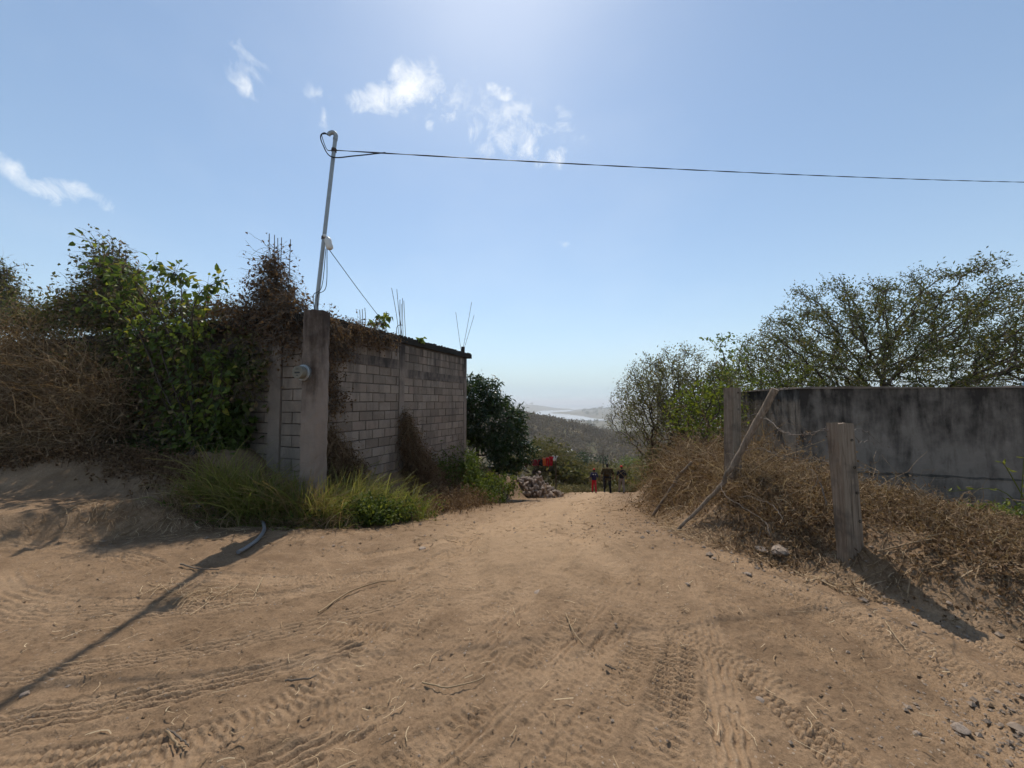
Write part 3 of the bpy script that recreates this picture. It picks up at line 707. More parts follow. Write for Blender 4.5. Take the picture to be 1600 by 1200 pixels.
for nm_, (u0, u1, w0, w1) in (('display', (-.045, .045, -.018, .006)), ('label_line', (-.03, .03, .04, .046)), ('label_line', (-.022, .022, .054, .06)), ('label_line', (-.015, .015, -.052, -.042))):
    g = G(); q = mc + fn * .1535
    g.add([q + a_ * u0 + b_ * w0, q + a_ * u1 + b_ * w0, q + a_ * u1 + b_ * w1, q + a_ * u0 + b_ * w1, q + a_ * u0 + b_ * w0 + fn * .002, q + a_ * u1 + b_ * w0 + fn * .002, q + a_ * u1 + b_ * w1 + fn * .002, q + a_ * u0 + b_ * w1 + fn * .002],
          [(0, 3, 2, 1), (4, 5, 6, 7), (0, 1, 5, 4), (1, 2, 6, 5), (2, 3, 7, 6), (3, 0, 4, 7)]); under(g.obj(nm_, 'print'), met)
# mast
mb = np.array([*prot([[-.06, -.02, 0]])[0][:2], PZ - .5]); mt = at(524, 216, 5.95)
mast = empty('service_mast', (mb[0], mb[1], PZ), 'leaning galvanised pipe mast rising from the concrete pillar', 'mast')
dirm = unit(mt - mb)
g = G(); tube(g, [mb, mb + (mt - mb) * .35, mb + (mt - mb) * .7, mt], .030, 12); under(g.obj('pipe', 'galv', smooth=True), mast)
g = G(); hp = smooth_path([mt - dirm * .03, mt + dirm * .05, mt + dirm * .08 + np.array([-.03, -.02, 0]), mt + dirm * .06 + np.array([-.08, -.03, 0]), mt + dirm * .03 + np.array([-.10, -.03, 0])], 16)
tube(g, hp, np.linspace(.036, .030, len(hp)), 10); under(g.obj('weatherhead', 'galv', smooth=True), mast)
lp = mb + (mt - mb) * ((at(507, 372, 5.95)[2] - mb[2]) / (mt[2] - mb[2]))
for c_ in (mt - dirm * .2, lp):
    g = G(); tube(g, [c_ - dirm * .025, c_ + dirm * .025], .040, 12); under(g.obj('clamp', 'rebar'), mast)
# overhead cable
ca0 = mt - dirm * .2 + np.array([.04, 0, 0]); end = at(1600, 284, 11); far_ = ca0 + (end - ca0) * 2.3 + np.array([0, 0, .35])
tt = np.linspace(0, 1, 120); L_ = ca0 + (far_ - ca0) * tt[:, None]; L_[:, 2] -= 4 * .38 * tt * (1 - tt) - .0
sagfix = L_[np.abs(L_[:, 0] - end[0]).argmin()]; L_[:, 2] += (end[2] - sagfix[2]) * (tt / (1 / 2.3)).clip(0, 2.3)
cab = empty('overhead_cable', ca0, 'twisted black overhead cable running right from the mast top across the sky', 'cable')
for ph in (0, math.pi):
    g = G(); tw = L_ + .0055 * np.stack([0 * tt, np.cos(tt * 150 + ph), np.sin(tt * 150 + ph)], 1)
    tw = smooth_path(tw, 360); tube(g, tw, .0056, 5); under(g.obj('strand', 'cable', smooth=True), cab)
loop = [ca0 + np.array([.75, .1, .03]), ca0 + np.array([.3, 0, -.09]), ca0 + np.array([-.05, -.05, -.14]), mt + np.array([-.17, -.06, -.14]), mt + np.array([-.21, -.05, .0]), mt + np.array([-.16, -.04, .06]), hp[-1]]
g = G(); tube(g, smooth_path(loop, 50), .009, 6); under(g.obj('drip_loop', 'cable', smooth=True), cab)
loop = [ca0 + np.array([-.02, -.05, -.02]), ca0 + np.array([-.12, -.06, -.03]), mt + np.array([-.19, -.05, .0]), mt + np.array([-.17, -.04, .04]), hp[-1] + np.array([.01, 0, .01])]
g = G(); tube(g, smooth_path(loop, 40), .006, 6); under(g.obj('drip_loop', 'cable', smooth=True), cab)
# plastic bottle tied over the splice, wires down to pillar and roof
bt = at(511, 380, 5.88)
bot = empty('plastic_bottle', bt, 'crumpled white plastic bottle tied to the mast over a wire splice', 'bottle')
g = G(); ax = unit(np.array([.25, 0, -1.])); disc(g, bt + np.array([0, 0, .1]), ax, [(.018, 0), (.045, .03), (.055, .07), (.048, .11), (.057, .15), (.05, .19), (.03, .205)], 12); under(g.obj('bottle_body', 'plastic', smooth=True), bot)
g = G(); disc(g, bt + np.array([-.03, -.02, .11]), ax, [(.02, -.02), (.022, .01), (.015, .02)], 8); under(g.obj('cap', 'plastic'), bot)
gw = at(594, 497, 8.3)
g = G(); tube(g, smooth_path([bt + np.array([.02, 0, -.08]), (bt + gw) / 2 + np.array([0, 0, -.04]), gw], 20), .006, 5)
tag(g.obj('stay_wire', 'cable'), 'thin dark wire slanting from the bottle splice down to the roof', 'wire')
for dx, lab in ((.06, 'loose wire hanging from the splice to the pillar top, the right one'), (-.0, 'loose wire hanging from the splice to the pillar top, the left one')):
    g = G(); pt = np.array([mb[0] + .04 + dx, mb[1] - .03, PZ + .005])
    tube(g, smooth_path([bt + np.array([-.01 + dx * .3, -.01, -.09]), (bt + pt) / 2 + np.array([.02 + dx * .6, 0, -.15]), pt + np.array([-.02, 0, .25]), pt], 24), .0055, 5)
    tag(g.obj('hanging_wire', 'cable'), lab, 'wire')

# ------------------------------------------------------------------ concrete tank on the right
tk = empty('concrete_tank', (9, 9.5, 0), 'low dark stained concrete tank behind the fence posts', 'tank')
T0 = np.array([6.03, 8.05]); TU = unit(np.array([1., -.15])); TV = np.array([.16, .987])
def tpt(a, b, z): p = T0 + TU * a + TV * b; return (p[0], p[1], z)
def tbox(a0, a1, b0, b1, z0, z1):
    v = [tpt(a, b, z) for z in (z0, z1) for (a, b) in ((a0, b0), (a1, b0), (a1, b1), (a0, b1))]
    return np.array(v), [(0, 3, 2, 1), (4, 5, 6, 7), (0, 1, 5, 4), (1, 2, 6, 5), (2, 3, 7, 6), (3, 0, 4, 7)]
ztk = 1.775
part('front_wall', tbox(0, 14, 0, .18, -1.2, ztk), 'tank', tk, 'long front wall with black streaks under its rim')
part('side_wall', tbox(-.004, .176, .183, 4.4, -1.2, ztk - .002), 'tank', tk)
part('rear_wall', tbox(.18, 14, 4.2, 4.38, -1.2, ztk - .004), 'tank', tk)
def rim_piece(f0, f1, w0, w1, along_a):
    v = []; n = 60
    for i in range(n + 1):
        t = f0 + (f1 - f0) * i / n; dz = .012 * math.sin(t * 1.7) + RNG.uniform(-.008, .008); e0, e1 = RNG.uniform(-.008, .008, 2)
        for (w_, z) in ((w0 + e0, ztk - .002), (w1 + e1, ztk - .002), (w1 + e1 * .4, ztk + .03 + dz), (w0 + e0 * .4, ztk + .03 + dz)): v.append(tpt(t, w_, z) if along_a else tpt(w_, t, z))
    F = [(i * 4 + q, i * 4 + (q + 1) % 4, i * 4 + 4 + (q + 1) % 4, i * 4 + 4 + q) for i in range(n) for q in range(4)] + [(3, 2, 1, 0), tuple(n * 4 + q for q in range(4))]
    return np.array(v), F
for args in ((-.03, 14, -.03, .21, True), (.225, 4.43, -.034, .21, False)):
    g = G(); v_, F_ = rim_piece(*args); g.add(v_, np.array(F_)); under(g.obj('rim', 'concrete'), tk)
g = G(); n = 70; v_ = []
for i in range(n + 1):
    t = i / n * 9; z_ = .02 + .03 * math.sin(t * 1.1) + RNG.uniform(-.012, .012); h_ = RNG.uniform(.012, .035)
    v_ += [tpt(t, -.008, z_ - h_), tpt(t, -.008, z_ + h_), tpt(t, .01, z_ + h_), tpt(t, .01, z_ - h_)]
g.add(v_, np.array([(i * 4 + q, i * 4 + (q + 1) % 4, i * 4 + 4 + (q + 1) % 4, i * 4 + 4 + q) for i in range(n) for q in range(4)])); under(g.obj('seam', 'slab'), tk)
part('stub_beam', tbox(-.42, -.008, 4.0, 4.3, ztk - .4, ztk - .02), 'tank', tk)
bc = at(1517, 598, 8.6)
bx = empty('blue_plastic_lid', bc, 'small blue plastic lid lying on the rim of the concrete tank', 'lid')
g = G(); disc(g, np.array([bc[0], bc[1] - 1.1, ztk + .033]), (0, 0, 1), [(.17, 0), (.19, .015), (.19, .075), (.17, .09), (.1, .1)], 20); under(g.obj('lid_shell', 'blue'), bx)
g = G(); disc(g, np.array([bc[0], bc[1] - 1.1, ztk + .13]), (0, 0, 1), [(.05, 0), (.05, .018), (.03, .025)], 12); under(g.obj('knob', 'blue'), bx)

# ------------------------------------------------------------------ fence posts, poles, wire on the right bank
def timber_post(name, base, top, wid, dep_, label, holes=(), rot=0.0):
    base, top = np.array(base, float), np.array(top, float); e_ = empty(name, base, label, 'fence post'); g = G(); rr = []
    n = 22; c_, s_ = math.cos(rot), math.sin(rot)
    for i in range(n):
        c0 = base + (top - base) * (i / (n - 1)) + (np.array([0, 0, -.35]) if i == 0 else 0)
        for (a, b) in ((-1, -.93), (-.93, -1), (0, -1.0), (.93, -1), (1, -.93), (1, 0), (1, .93), (.93, 1), (0, 1), (-.93, 1), (-1, .93), (-1, 0)):
            x, y = a * wid / 2 * RNG.uniform(.955, 1.02), b * dep_ / 2 * RNG.uniform(.955, 1.02)
            rr.append(c0 + np.array([x * c_ - y * s_, x * s_ + y * c_, RNG.uniform(-.012, .012) if i == n - 1 else 0]))
    V = np.array(rr); g.add(V, [(i * 12 + q, i * 12 + (q + 1) % 12, (i + 1) * 12 + (q + 1) % 12, (i + 1) * 12 + q) for i in range(n - 1) for q in range(12)]); g.add(V[-12:], [tuple(range(12))])
    # keep the grain along the post: mesh about its own origin
    o = g.obj('shaft', 'timber'); under(o, e_)
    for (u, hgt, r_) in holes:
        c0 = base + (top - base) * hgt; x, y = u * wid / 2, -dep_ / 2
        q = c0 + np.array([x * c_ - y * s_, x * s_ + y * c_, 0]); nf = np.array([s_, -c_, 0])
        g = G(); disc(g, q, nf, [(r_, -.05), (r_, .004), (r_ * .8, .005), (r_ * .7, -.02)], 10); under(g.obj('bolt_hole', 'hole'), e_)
    return e_
pb = gp(1329, 864); pb[2] = gz(pb[0], pb[1]); sc_ = pb[1]
pt_ = at(1312, 661, sc_ + .02)
timber_post('fence_post', pb, pt_, 29 / 600 * sc_, .12, 'thick squared timber post with bored holes standing nearest on the right verge', ((.55, .87, .012), (.6, .66, .013), (.62, .465, .013), (.68, .25, .013)), R(8))
p2 = at(1145, 750, 5.5); p2[2] = gz(p2[0], p2[1]); t2 = at(1144, 606, 5.5)
timber_post('fence_post', p2, t2, .17, .15, 'squared timber post half sunk in dry vines before the tank corner', ((.2, .95, .012), (.3, .78, .012)), R(20))
def pole(name, pts, rad, label, mat='timber'):
    g = G(); P_ = smooth_path(pts, 36); P_ = P_ + RNG.normal(size=P_.shape) * .004
    tube(g, P_, np.interp(np.linspace(0, 1, len(P_)), np.linspace(0, 1, len(rad)), rad) * RNG.uniform(.93, 1.07, len(P_)), 9); return tag(g.obj(name, mat, smooth=True), label, 'pole')
pa = gp(1054, 829); top_ = at(1212, 608, 4.6)
def lerpY(px, py, t): return at(px, py, pa[1] + (4.6 - pa[1]) * t)
pole('leaning_pole', [pa + np.array([-.05, 0, -.08]), lerpY(1095, 792, .22), lerpY(1128, 757, .4), lerpY(1134, 742, .47), lerpY(1152, 716, .56), lerpY(1172, 678, .7), top_], [.020, .025, .028, .026, .034, .040, .043], 'long crooked grey pole leaning right over the dry verge')
ps = gp(1017, 808)
pole('leaning_pole', [ps + np.array([-.03, -.02, -.05]), at(1048, 765, ps[1] - .3), at(1060, 745, ps[1] - .4), at(1081, 722, ps[1] - .5)], [.024, .027, .027, .024], 'short thin pole leaning right at the lane edge, left of the long one')
def wire(pts, label, r=.0030, curl=.013, barbs=True, n=60):
    P_ = smooth_path(pts, n); P_ = P_ + np.stack([vn(np.arange(len(P_)) * .35, np.full(len(P_), s_), 3) - .5 for s_ in (1., 5., 9.)], 1) * curl * 2
    e_ = empty('barbed_wire', P_[0], label, 'wire')
    g = G(); tube(g, P_, r, 5); under(g.obj('strand', 'wire', smooth=True), e_)
    if barbs:
        g = G()
        for i in range(5, len(P_) - 3, 7):
            for q in range(2):
                d = rvec(1)[0] * .028; tube(g, [P_[i] - d, P_[i] + d], .003, 4)
        o = g.obj('barb', 'wire'); under(o, e_)
    return e_
yp = sc_
wire([lerpY(1158, 652, .8), lerpY(1182, 648, .8), lerpY(1198, 652, .7), at(1215, 668, 4.1), at(1235, 678, 3.9), at(1268, 676, 3.7), at(1295, 674, yp)], 'barbed wire slung between the leaning pole and the near post, upper strand')
wire([lerpY(1188, 650, .78), at(1204, 660, 4.2), at(1228, 676, 3.9), at(1262, 679, 3.7), at(1283, 671, 3.5), at(1298, 675, yp - .05)], 'barbed wire slung between the leaning pole and the near post, lower strand')
wire([at(1330, 674, yp), at(1350, 672, yp + .2), at(1372, 690, yp + .5), at(1390, 700, yp + .9)], 'loose wire end springing right from the top of the near post', barbs=False)
wire([at(1330, 676, yp), at(1342, 690, yp + .2), at(1358, 688, yp + .4), at(1366, 694, yp + .5)], 'short curled wire tail right of the near post top', barbs=False)
wire([lerpY(1128, 755, .4), at(1130, 770, 4.6), at(1165, 795, 4.2), at(1195, 815, 3.95), at(1203, 838, 3.8)], 'fallen wire drooping from the crooked pole to the stones', barbs=False)
wire([at(1155, 776, 4.5), at(1180, 778, 4.3), at(1205, 788, 4.1), at(1218, 803, 3.95), at(1224, 815, 3.9)], 'fallen wire arching through the dry vines below the second post', barbs=False)
wire([at(1160, 704, 5.0), at(1195, 702, 4.7), at(1218, 712, 4.4), at(1262, 716, 4.1), at(1298, 724, yp + .1)], 'slack wire along the top of the dry vine mound')
wire([at(1262, 730, 4.0), at(1277, 745, 3.9), at(1275, 755, 3.9), at(1268, 765, 3.9)], 'bent wire with a kink left of the near post', barbs=False)
wire([at(1281, 752, 3.8), at(1288, 775, 3.75), at(1292, 790, 3.75)], 'straight bit of wire sticking from vines left of the near post', .006, .004, False)
wire([at(1081, 722, ps[1] - .5), at(1090, 722, ps[1] - .5), at(1108, 724, ps[1] - .5)], 'wire stub tied to the top of the short pole', barbs=False)
# ------------------------------------------------------------------ vegetation
def gzs(x, y): return ground(x, y)
def tree(name, label, cat, trunk, attr, step, kill, infl, r0, leafmat_, per, L, Wd, spread, twigs=0, bark='bark', group=None, thr=2.2, broad=False, e=2.3, jitter=.15, tl=(0, 1), droop=0., upb=.2, keep=1.0):
    root = empty(name, trunk[0], label, cat, group)
    nod, par, kids = grow(trunk, attr, step, kill, infl, jitter=jitter)
    r = limb_radii(par, kids, r0, e); g = G(); limbs(g, nod, par, r)
    under(g.obj('trunk', bark), root)
    fine = np.where((r < r0 * thr))[0]; fine = fine[fine > len(trunk)]
    if keep < 1: fine = fine[RNG.random(len(fine)) < keep]
    idx = np.repeat(fine, per); n = len(idx)
    d = unit(nod[idx] - nod[np.maximum(par[idx], 0)]); D = unit(d * .5 + rvec(n) + np.array([0, 0, upb]))
    C = nod[idx] + RNG.normal(size=(n, 3)) * spread
    g = G(); clump = np.repeat(RNG.random(len(fine)), per)
    leaves(g, C, D, unit(rvec(n) + np.array([0, 0, .8])), L * RNG.uniform(.6, 1.3, n), Wd * RNG.uniform(.7, 1.3, n), np.clip(tl[0] + (tl[1] - tl[0]) * (.5 * clump + .5 * RNG.random(n)), 0, 1), broad=broad, droop=droop)
    if twigs:
        q = RNG.choice(fine, size=min(len(fine) * twigs, len(fine) * twigs)); m_ = len(q)
        dd = unit(unit(nod[q] - nod[np.maximum(par[q], 0)]) + rvec(m_) * .9); Lt = step * RNG.uniform(.6, 1.6, m_)[:, None]
        P_ = np.stack([nod[q], nod[q] + dd * Lt * .5 + rvec(m_) * .02, nod[q] + dd * Lt + rvec(m_) * .06], 1)
        gt = G(); ribbons(gt, P_, r0 * 1.6, RNG.random(m_)); under(gt.obj('twig', 'twig'), root)
        root.children[-1]['kind'] = 'stuff'
    under(g.obj('crown', leafmat_), root)
    return root

# great umbrella tree behind the tank
tb = np.array([14.9, 15.5, -.6])
A = []
while len(A) < 5200:
    p = RNG.uniform(-1, 1, 3); rr = np.linalg.norm(p)
    if rr > 1 or p[2] < -.12 or rr < .33: continue
    if RNG.random() > .25 + .75 * rr ** 2: continue
    top = p * np.array([8.4, 5.2, 5.0]); lump = 1 + .12 * math.sin(top[0] * 1.3 + 1) + .08 * math.sin(top[0] * 2.9 + top[1] * 1.7)
    A.append(tb + np.array([1.6, 0, 2.2]) + top * np.array([1, 1, lump]))
A = np.array(A)
tree('umbrella_tree', 'great spreading feathery-leaved tree rising behind the concrete tank', 'tree', [tb, tb + (0.05, 0, .7), tb + (.15, 0, 1.3), tb + (.2, 0, 1.8)], A, .22, .38, 3.2, .011, 'acacia', 17, .125, .046, .14, twigs=3, thr=2.6, e=2.45, jitter=.25)

# grey half-bare small trees on the bank
def bush_attr(n, c, r): return in_ellipsoid(n, c, r, .25)
for (px, Y, top, wd, n, lab, lm, per, keep) in (
        (1022, 11.8, 553, 1.2, 520, 'grey half-bare small tree on the bank nearest the walkers', 'grey_leaf', 9, .9),
        (1065, 11.0, 538, 1.5, 620, 'grey-green twiggy small tree on the bank left of the tank', 'grey_leaf', 11, .95),
        (1025, 14.5, 570, 2.0, 420, 'thin grey tree behind the two bank trees', 'grey_leaf', 8, .85), (1100, 10.2, 575, 1.2, 420, 'low tangled grey-green tree beside the second post', 'grey_leaf', 11, .95)):
    b = at(px, 690, Y); b[2] = gz(b[0], b[1]) - .1; zt_ = at(px, top, Y)[2]
    hgt = zt_ - b[2]
    c = b + np.array([0, 0, hgt * .60]); A = bush_attr(n, c, (wd, wd * .8, hgt * .42))
    tree('bank_tree', lab, 'tree', [b, b + (.05, 0, hgt * .08), b + (.0, 0, hgt * .16)], A, .14, .2, 2.0, .006, lm, int(per * 1.2), .07, .036, .10, twigs=4, thr=2.2, jitter=.35, keep=keep)
# yellow-green shrubs over the tank rim
for (px, Y, top, wd, n, lab, mt_) in ((1250, 13.5, 556, 1.0, 260, 'bright yellow-green shrub behind the tank rim under the great tree', 'lime_leaf'),
                                 (1195, 13.2, 572, .8, 200, 'low green shrub behind the tank, left of the yellow-green one', 'weed'),
                                 (1140, 12.9, 562, 1.1, 240, 'green shrub behind the second fence post', 'lime_leaf'),
                                 (1095, 8.6, 592, .85, 240, 'yellow-green shrub on the bank just left of the second post', 'lime_leaf'),
                                 (1330, 15, 585, 1.0, 160, 'dark low shrub at the foot of the great tree', 'acacia')):
    b = at(px, 690, Y); b[2] = max(gz(b[0], b[1]), -.4) if Y > 12 else gz(b[0], b[1]); zt_ = at(px, top, Y)[2]; hgt = zt_ - b[2]
    b[2] = gz(b[0], b[1]) - .05; hgt = zt_ - b[2]
    A = bush_attr(n, b + np.array([0, 0, hgt * .62]), (wd, wd * .8, hgt * .38))
    tree('green_shrub', lab, 'shrub', [b, b + (.02, 0, hgt * .12), b + (.03, 0, hgt * .25)], A, .12, .18, 2.5, .006, mt_, 7, .10, .055, .07, thr=1.9, jitter=.3)
# tall sprig
b = at(1128, 690, 10.0); b[2] = gz(b[0], b[1])
A = np.array([at(RNG.normal(1132, 13), RNG.uniform(522, 600), 10 + RNG.normal(0, .15)) for _ in range(60)])
tree('leafy_sapling', 'thin dark sapling standing above the bank shrubs', 'sapling', [b, b + (0, 0, .7), b + (.05, 0, 1.4)], A, .12, .15, 3, .006, 'shrub_leaf', 5, .10, .06, .05, thr=1.9, jitter=.3)

# mango tree behind the building
mb_ = np.array([-1.5, 16.3, gz(-1.5, 16.3)])
A = np.concatenate([in_ellipsoid(230, (-1.7, 16.2, 1.6), (1.25, 1.2, 1.15), .5), in_ellipsoid(300, (-.55, 15.9, .55), (1.25, 1.2, 1.35), .5), in_ellipsoid(130, (-.2, 15.8, -.5), (1.15, 1.1, .8), .4), in_ellipsoid(160, (-2.6, 16.4, .6), (1.2, 1.2, 1.4), .5)])
tree('mango_tree', 'dense dark glossy-leaved tree beyond the far corner of the block building', 'tree', [mb_, mb_ + (0.02, 0, .6), mb_ + (.1, 0, 1.2)], A, .2, .3, 2.5, .012, 'mango_leaf', 26, .24, .065, .11, thr=2.6, jitter=.2, droop=.35, upb=-.3)

# broad-leaved shrub before the building front
sb = np.array([at(295, 730, 6.7)[0], 6.7, 0]); sb[2] = gz(sb[0], sb[1]) - .05
lines = [[(300, 690), (280, 600), (262, 520), (230, 450), (190, 420), (150, 385)], [(300, 690), (290, 590), (285, 500), (282, 440), (272, 425)], [(305, 690), (310, 580), (300, 500), (315, 455), (345, 440)],
         [(295, 690), (250, 600), (215, 520), (170, 480), (140, 470)], [(300, 690), (255, 560), (235, 480), (205, 440), (225, 420)], [(305, 690), (330, 620), (330, 560), (310, 500)], [(295, 690), (240, 640), (210, 590), (190, 520)], [(310, 700), (300, 640), (285, 560), (250, 500)],
         [(300, 690), (270, 590), (240, 520), (190, 450), (160, 420), (140, 378)], [(310, 690), (340, 640), (345, 590), (350, 560)], [(300, 690), (262, 640), (235, 560), (200, 490), (185, 430)], [(300, 690), (300, 600), (295, 540), (265, 470), (240, 410)]]
root = empty('broad_leaved_shrub', sb, 'tall green broad-leaved shrub sprawling before the overgrown building front', 'shrub')
gs, gl = G(), G()
for li, ln in enumerate(lines):
    P_ = [np.array([sb[0] + RNG.normal(0, .1), sb[1] + RNG.normal(0, .06), sb[2]])] + [at(px, py, 6.75 + .5 * (Yf(px) - 7.2) + RNG.uniform(-.3, .15)) for px, py in ln]
    P_ = smooth_path(P_, 48); tube(gs, P_, np.linspace(.018, .005, len(P_)), 6)
    for k_ in range(10, len(P_)):
        for q in range(4 if k_ < 38 else 6):
            if vn(np.array([k_ * .35]), np.array([li * 3.3]), 8)[0] < .3: continue
            c0 = P_[k_] + rvec(1)[0] * RNG.uniform(.04, .24)
            ax_ = unit(c0 - P_[k_] + np.array([0, -.02, -.07]))
            tube(gs, [P_[k_], c0], .0025, 3, False)
            leaves(gl, c0[None], ax_[None], unit(rvec(1) * .8 + np.array([[0, -.3, .9]])), RNG.uniform(.05, .16), RNG.uniform(.045, .12), np.array([np.clip(RNG.normal(.5, .27), 0, 1)]), broad=True, droop=.25, fold=.12)
under(gs.obj('stem', 'bark'), root); under(gl.obj('foliage', 'shrub_leaf'), root)

# tangles of vine: random-walk strands with leaves, filling given volumes
def tangle(root_or_none, name, centers, radii, n, seglen, segs, wid, smat, lmat, leaf_n, leafL, leafW, label=None, cat=None, sag=.15, tr=(0, 1), clipz=None, kind=None, leaf_t=(0, 1), lw_j=.5):
    centers = np.asarray(centers, float); radii = np.asarray(radii, float); wgt = radii.prod(1) ** .7; pick = RNG.choice(len(centers), size=n, p=wgt / wgt.sum())
    u = rvec(n); lum = .72 + .75 * vn(u[:, 0] * 2.3 + pick * 3.1, u[:, 2] * 2.3 + u[:, 1] * 1.7, 5)
    p = centers[pick] + u * RNG.random((n, 1)) ** .55 * radii[pick] * lum[:, None]
    d = rvec(n); P_ = [p]
    for s in range(segs):
        d = unit(d + rvec(n) * .55 + np.array([0, 0, -sag])); q = P_[-1] + d * seglen * RNG.uniform(.5, 1.1, (n, 1)) * .8
        P_.append(q)
    P_ = np.stack(P_, 1)
    if clipz is not None: P_[..., 2] = np.maximum(P_[..., 2], clipz(P_[..., 0], P_[..., 1]) + .01)
    gs = G(); ribbons(gs, P_, wid * RNG.uniform(.6, 1.5, n), tr[0] + (tr[1] - tr[0]) * RNG.random(n))
    gl = None
    if leaf_n:
        i = RNG.integers(0, n, leaf_n); j = RNG.integers(0, segs + 1, leaf_n); C = P_[i, j] + RNG.normal(size=(leaf_n, 3)) * .02
        gl = G(); leaves(gl, C, unit(rvec(leaf_n) + np.array([0, 0, -.5])), rvec(leaf_n), leafL * RNG.uniform(1 - lw_j, 1 + lw_j, leaf_n), leafW * RNG.uniform(.6, 1.4, leaf_n), leaf_t[0] + (leaf_t[1] - leaf_t[0]) * RNG.random(leaf_n))
    if label:
        root = empty(name, (centers[0][0], centers[0][1], centers[0][2] - radii[0][2]), label, cat)
        under(gs.obj('stem', smat), root)
        if gl: under(gl.obj('foliage', lmat), root)
        return root
    o = gs.obj(name, smat); tag(o, kind='stuff')
    return o, gl
def tub(px, py, Y, rx, ry, rz): return at(px, py, Y), (rx, ry, rz)
def vol(lst):
    c = np.array([at(a, b, Yf(a) - off) for a, b, off, *_ in lst]); r = np.array([l[3:] for l in lst]); return c, r
# vine heaps on the column steel: (px, py, distance before the front, half sizes)
c, r = vol([(428, 462, -.05, .4, .3, .36), (426, 420, -.1, .18, .16, .36), (440, 500, .2, .34, .14, .36), (400, 490, .2, .4, .2, .16), (450, 528, .25, .10, .05, .38), (455, 480, .1, .22, .2, .22), (372, 488, .1, .4, .2, .12)])
tangle(None, 'vine_heap', c, r, 2300, .13, 6, .0085, 'twig', 'dead_leaf', 5200, .065, .04, 'heap of dead brown vine hanging over the corner column and its steel bars', 'vine', tr=(0, .6), leaf_t=(0, .6))
c, r = vol([(175, 462, 0, .8, .4, .45), (168, 412, -.1, .32, .25, .6), (135, 475, .1, .55, .3, .32), (215, 470, .1, .6, .3, .3), (185, 430, 0, .5, .3, .4)])
tangle(None, 'vine_heap', c, r, 2000, .16, 6, .010, 'twig', 'vine_leaf', 6000, .085, .055, 'dark vine heap over the roof steel behind the broad-leaved shrub', 'vine', tr=(0, .5))
c, r = vol([(0, 460, 0, .6, .4, .5), (20, 490, .1, .9, .4, .3), (0, 432, -.1, .25, .25, .5)])
tangle(None, 'vine_heap', c, r, 1200, .16, 6, .010, 'twig', 'vine_leaf', 3300, .085, .055, 'dark vine heap round steel bars at the left edge of the photo', 'vine', tr=(0, .5))
# vine curtain on the front, in shade
c, r = vol([(60, 500, .2, 1.9, .4, .3), (60, 560, .4, 1.9, .4, .7), (60, 640, .8, 1.9, .5, .7), (180, 500, .2, 1.2, .35, .3), (190, 560, .4, 1.1, .4, .6), (190, 650, .7, 1.1, .5, .6), (280, 490, .15, .9, .25, .22), (300, 560, .3, .35, .2, .6), (250, 560, .3, .5, .2, .7),
            (285, 650, .5, .6, .35, .5), (340, 490, .12, .6, .2, .14), (-60, 600, .4, 1.6, .5, 1.2), (120, 480, .1, 1.2, .3, .25), (300, 480, 0, .6, .25, .1), (385, 530, .2, .3, .12, .25), (392, 600, .25, .22, .1, .4), (340, 560, .3, .4, .15, .5), (345, 640, .4, .35, .2, .45), (420, 560, .1, .12, .06, .3)])
tangle(None, 'vine_curtain', c, r, 9500, .15, 6, .010, 'twig', 'vine_leaf', 30000, .09, .06, 'dark curtain of half-withered vines smothering the left front of the building', 'vine', tr=(0, .5))
# low dark-leaved plants at its foot
c, r = vol([(250, 700, .75, .7, .3, .22), (325, 670, .5, .5, .3, .4), (365, 655, .4, .3, .2, .35), (200, 705, .9, .5, .3, .2), (375, 570, .25, .3, .12, .25), (300, 715, .7, .4, .3, .2), (340, 700, .6, .4, .3, .3)])
tangle(None, 'shade_plant', c, r, 1000, .13, 4, .008, 'twig', 'shrub_leaf', 4200, .13, .095, 'dark green broad-leaved weeds in the shade at the foot of the front', 'plant', leaf_t=(0, .55), clipz=ground)
# dry brush left, catching some sun at its top
c, r = vol([(30, 545, 2.2, 1.2, .6, .4), (40, 610, 2.9, 1.2, .6, .5), (110, 600, 2.3, .8, .5, .5), (20, 670, 3.4, 1.1, .5, .35), (130, 670, 2.5, .7, .5, .35), (-60, 620, 2.8, 1.2, .7, .9), (170, 630, 1.8, .5, .4, .5), (90, 685, 3.0, .8, .4, .25)])
tangle(None, 'dry_bramble', c, r, 3900, .24, 7, .012, 'straw', 'dead_leaf', 9000, .055, .034, 'tall dry bramble thicket at the left edge before the vine curtain', 'bramble', sag=.03, tr=(.0, .8), clipz=ground)
def weedspots(lst): return [((px - 800) / 600 * Y, Y, sx, sy, wt, h_) for px, Y, sx, sy, wt, h_ in lst]
# vine draped over the roof corner and the side wall
c = [wallpt(s, z, o) for s, z, o in ((.35, 2.95, .05), (.95, 2.98, .05), (1.5, 3.0, .04), (.2, 2.6, .06), (.25, 2.2, .04), (.6, 2.65, .05), (.45, 1.7, .035), (2.0, 3.0, .02))]
r = [(.3, .3, .2), (.35, .3, .15), (.35, .3, .11), (.2, .2, .35), (.15, .15, .35), (.2, .2, .22), (.12, .14, .4), (.3, .3, .06)]
r = [(a * .4 + .06, b * .9, cc) for a, b, cc in r]
tangle(None, 'roof_vine', c, r, 2100, .1, 6, .008, 'twig', 'dead_leaf', 6500, .055, .034, 'dead brown vine draped over the roof edge right of the meter pillar', 'vine', tr=(0, .6), leaf_t=(0, .75), sag=.3)
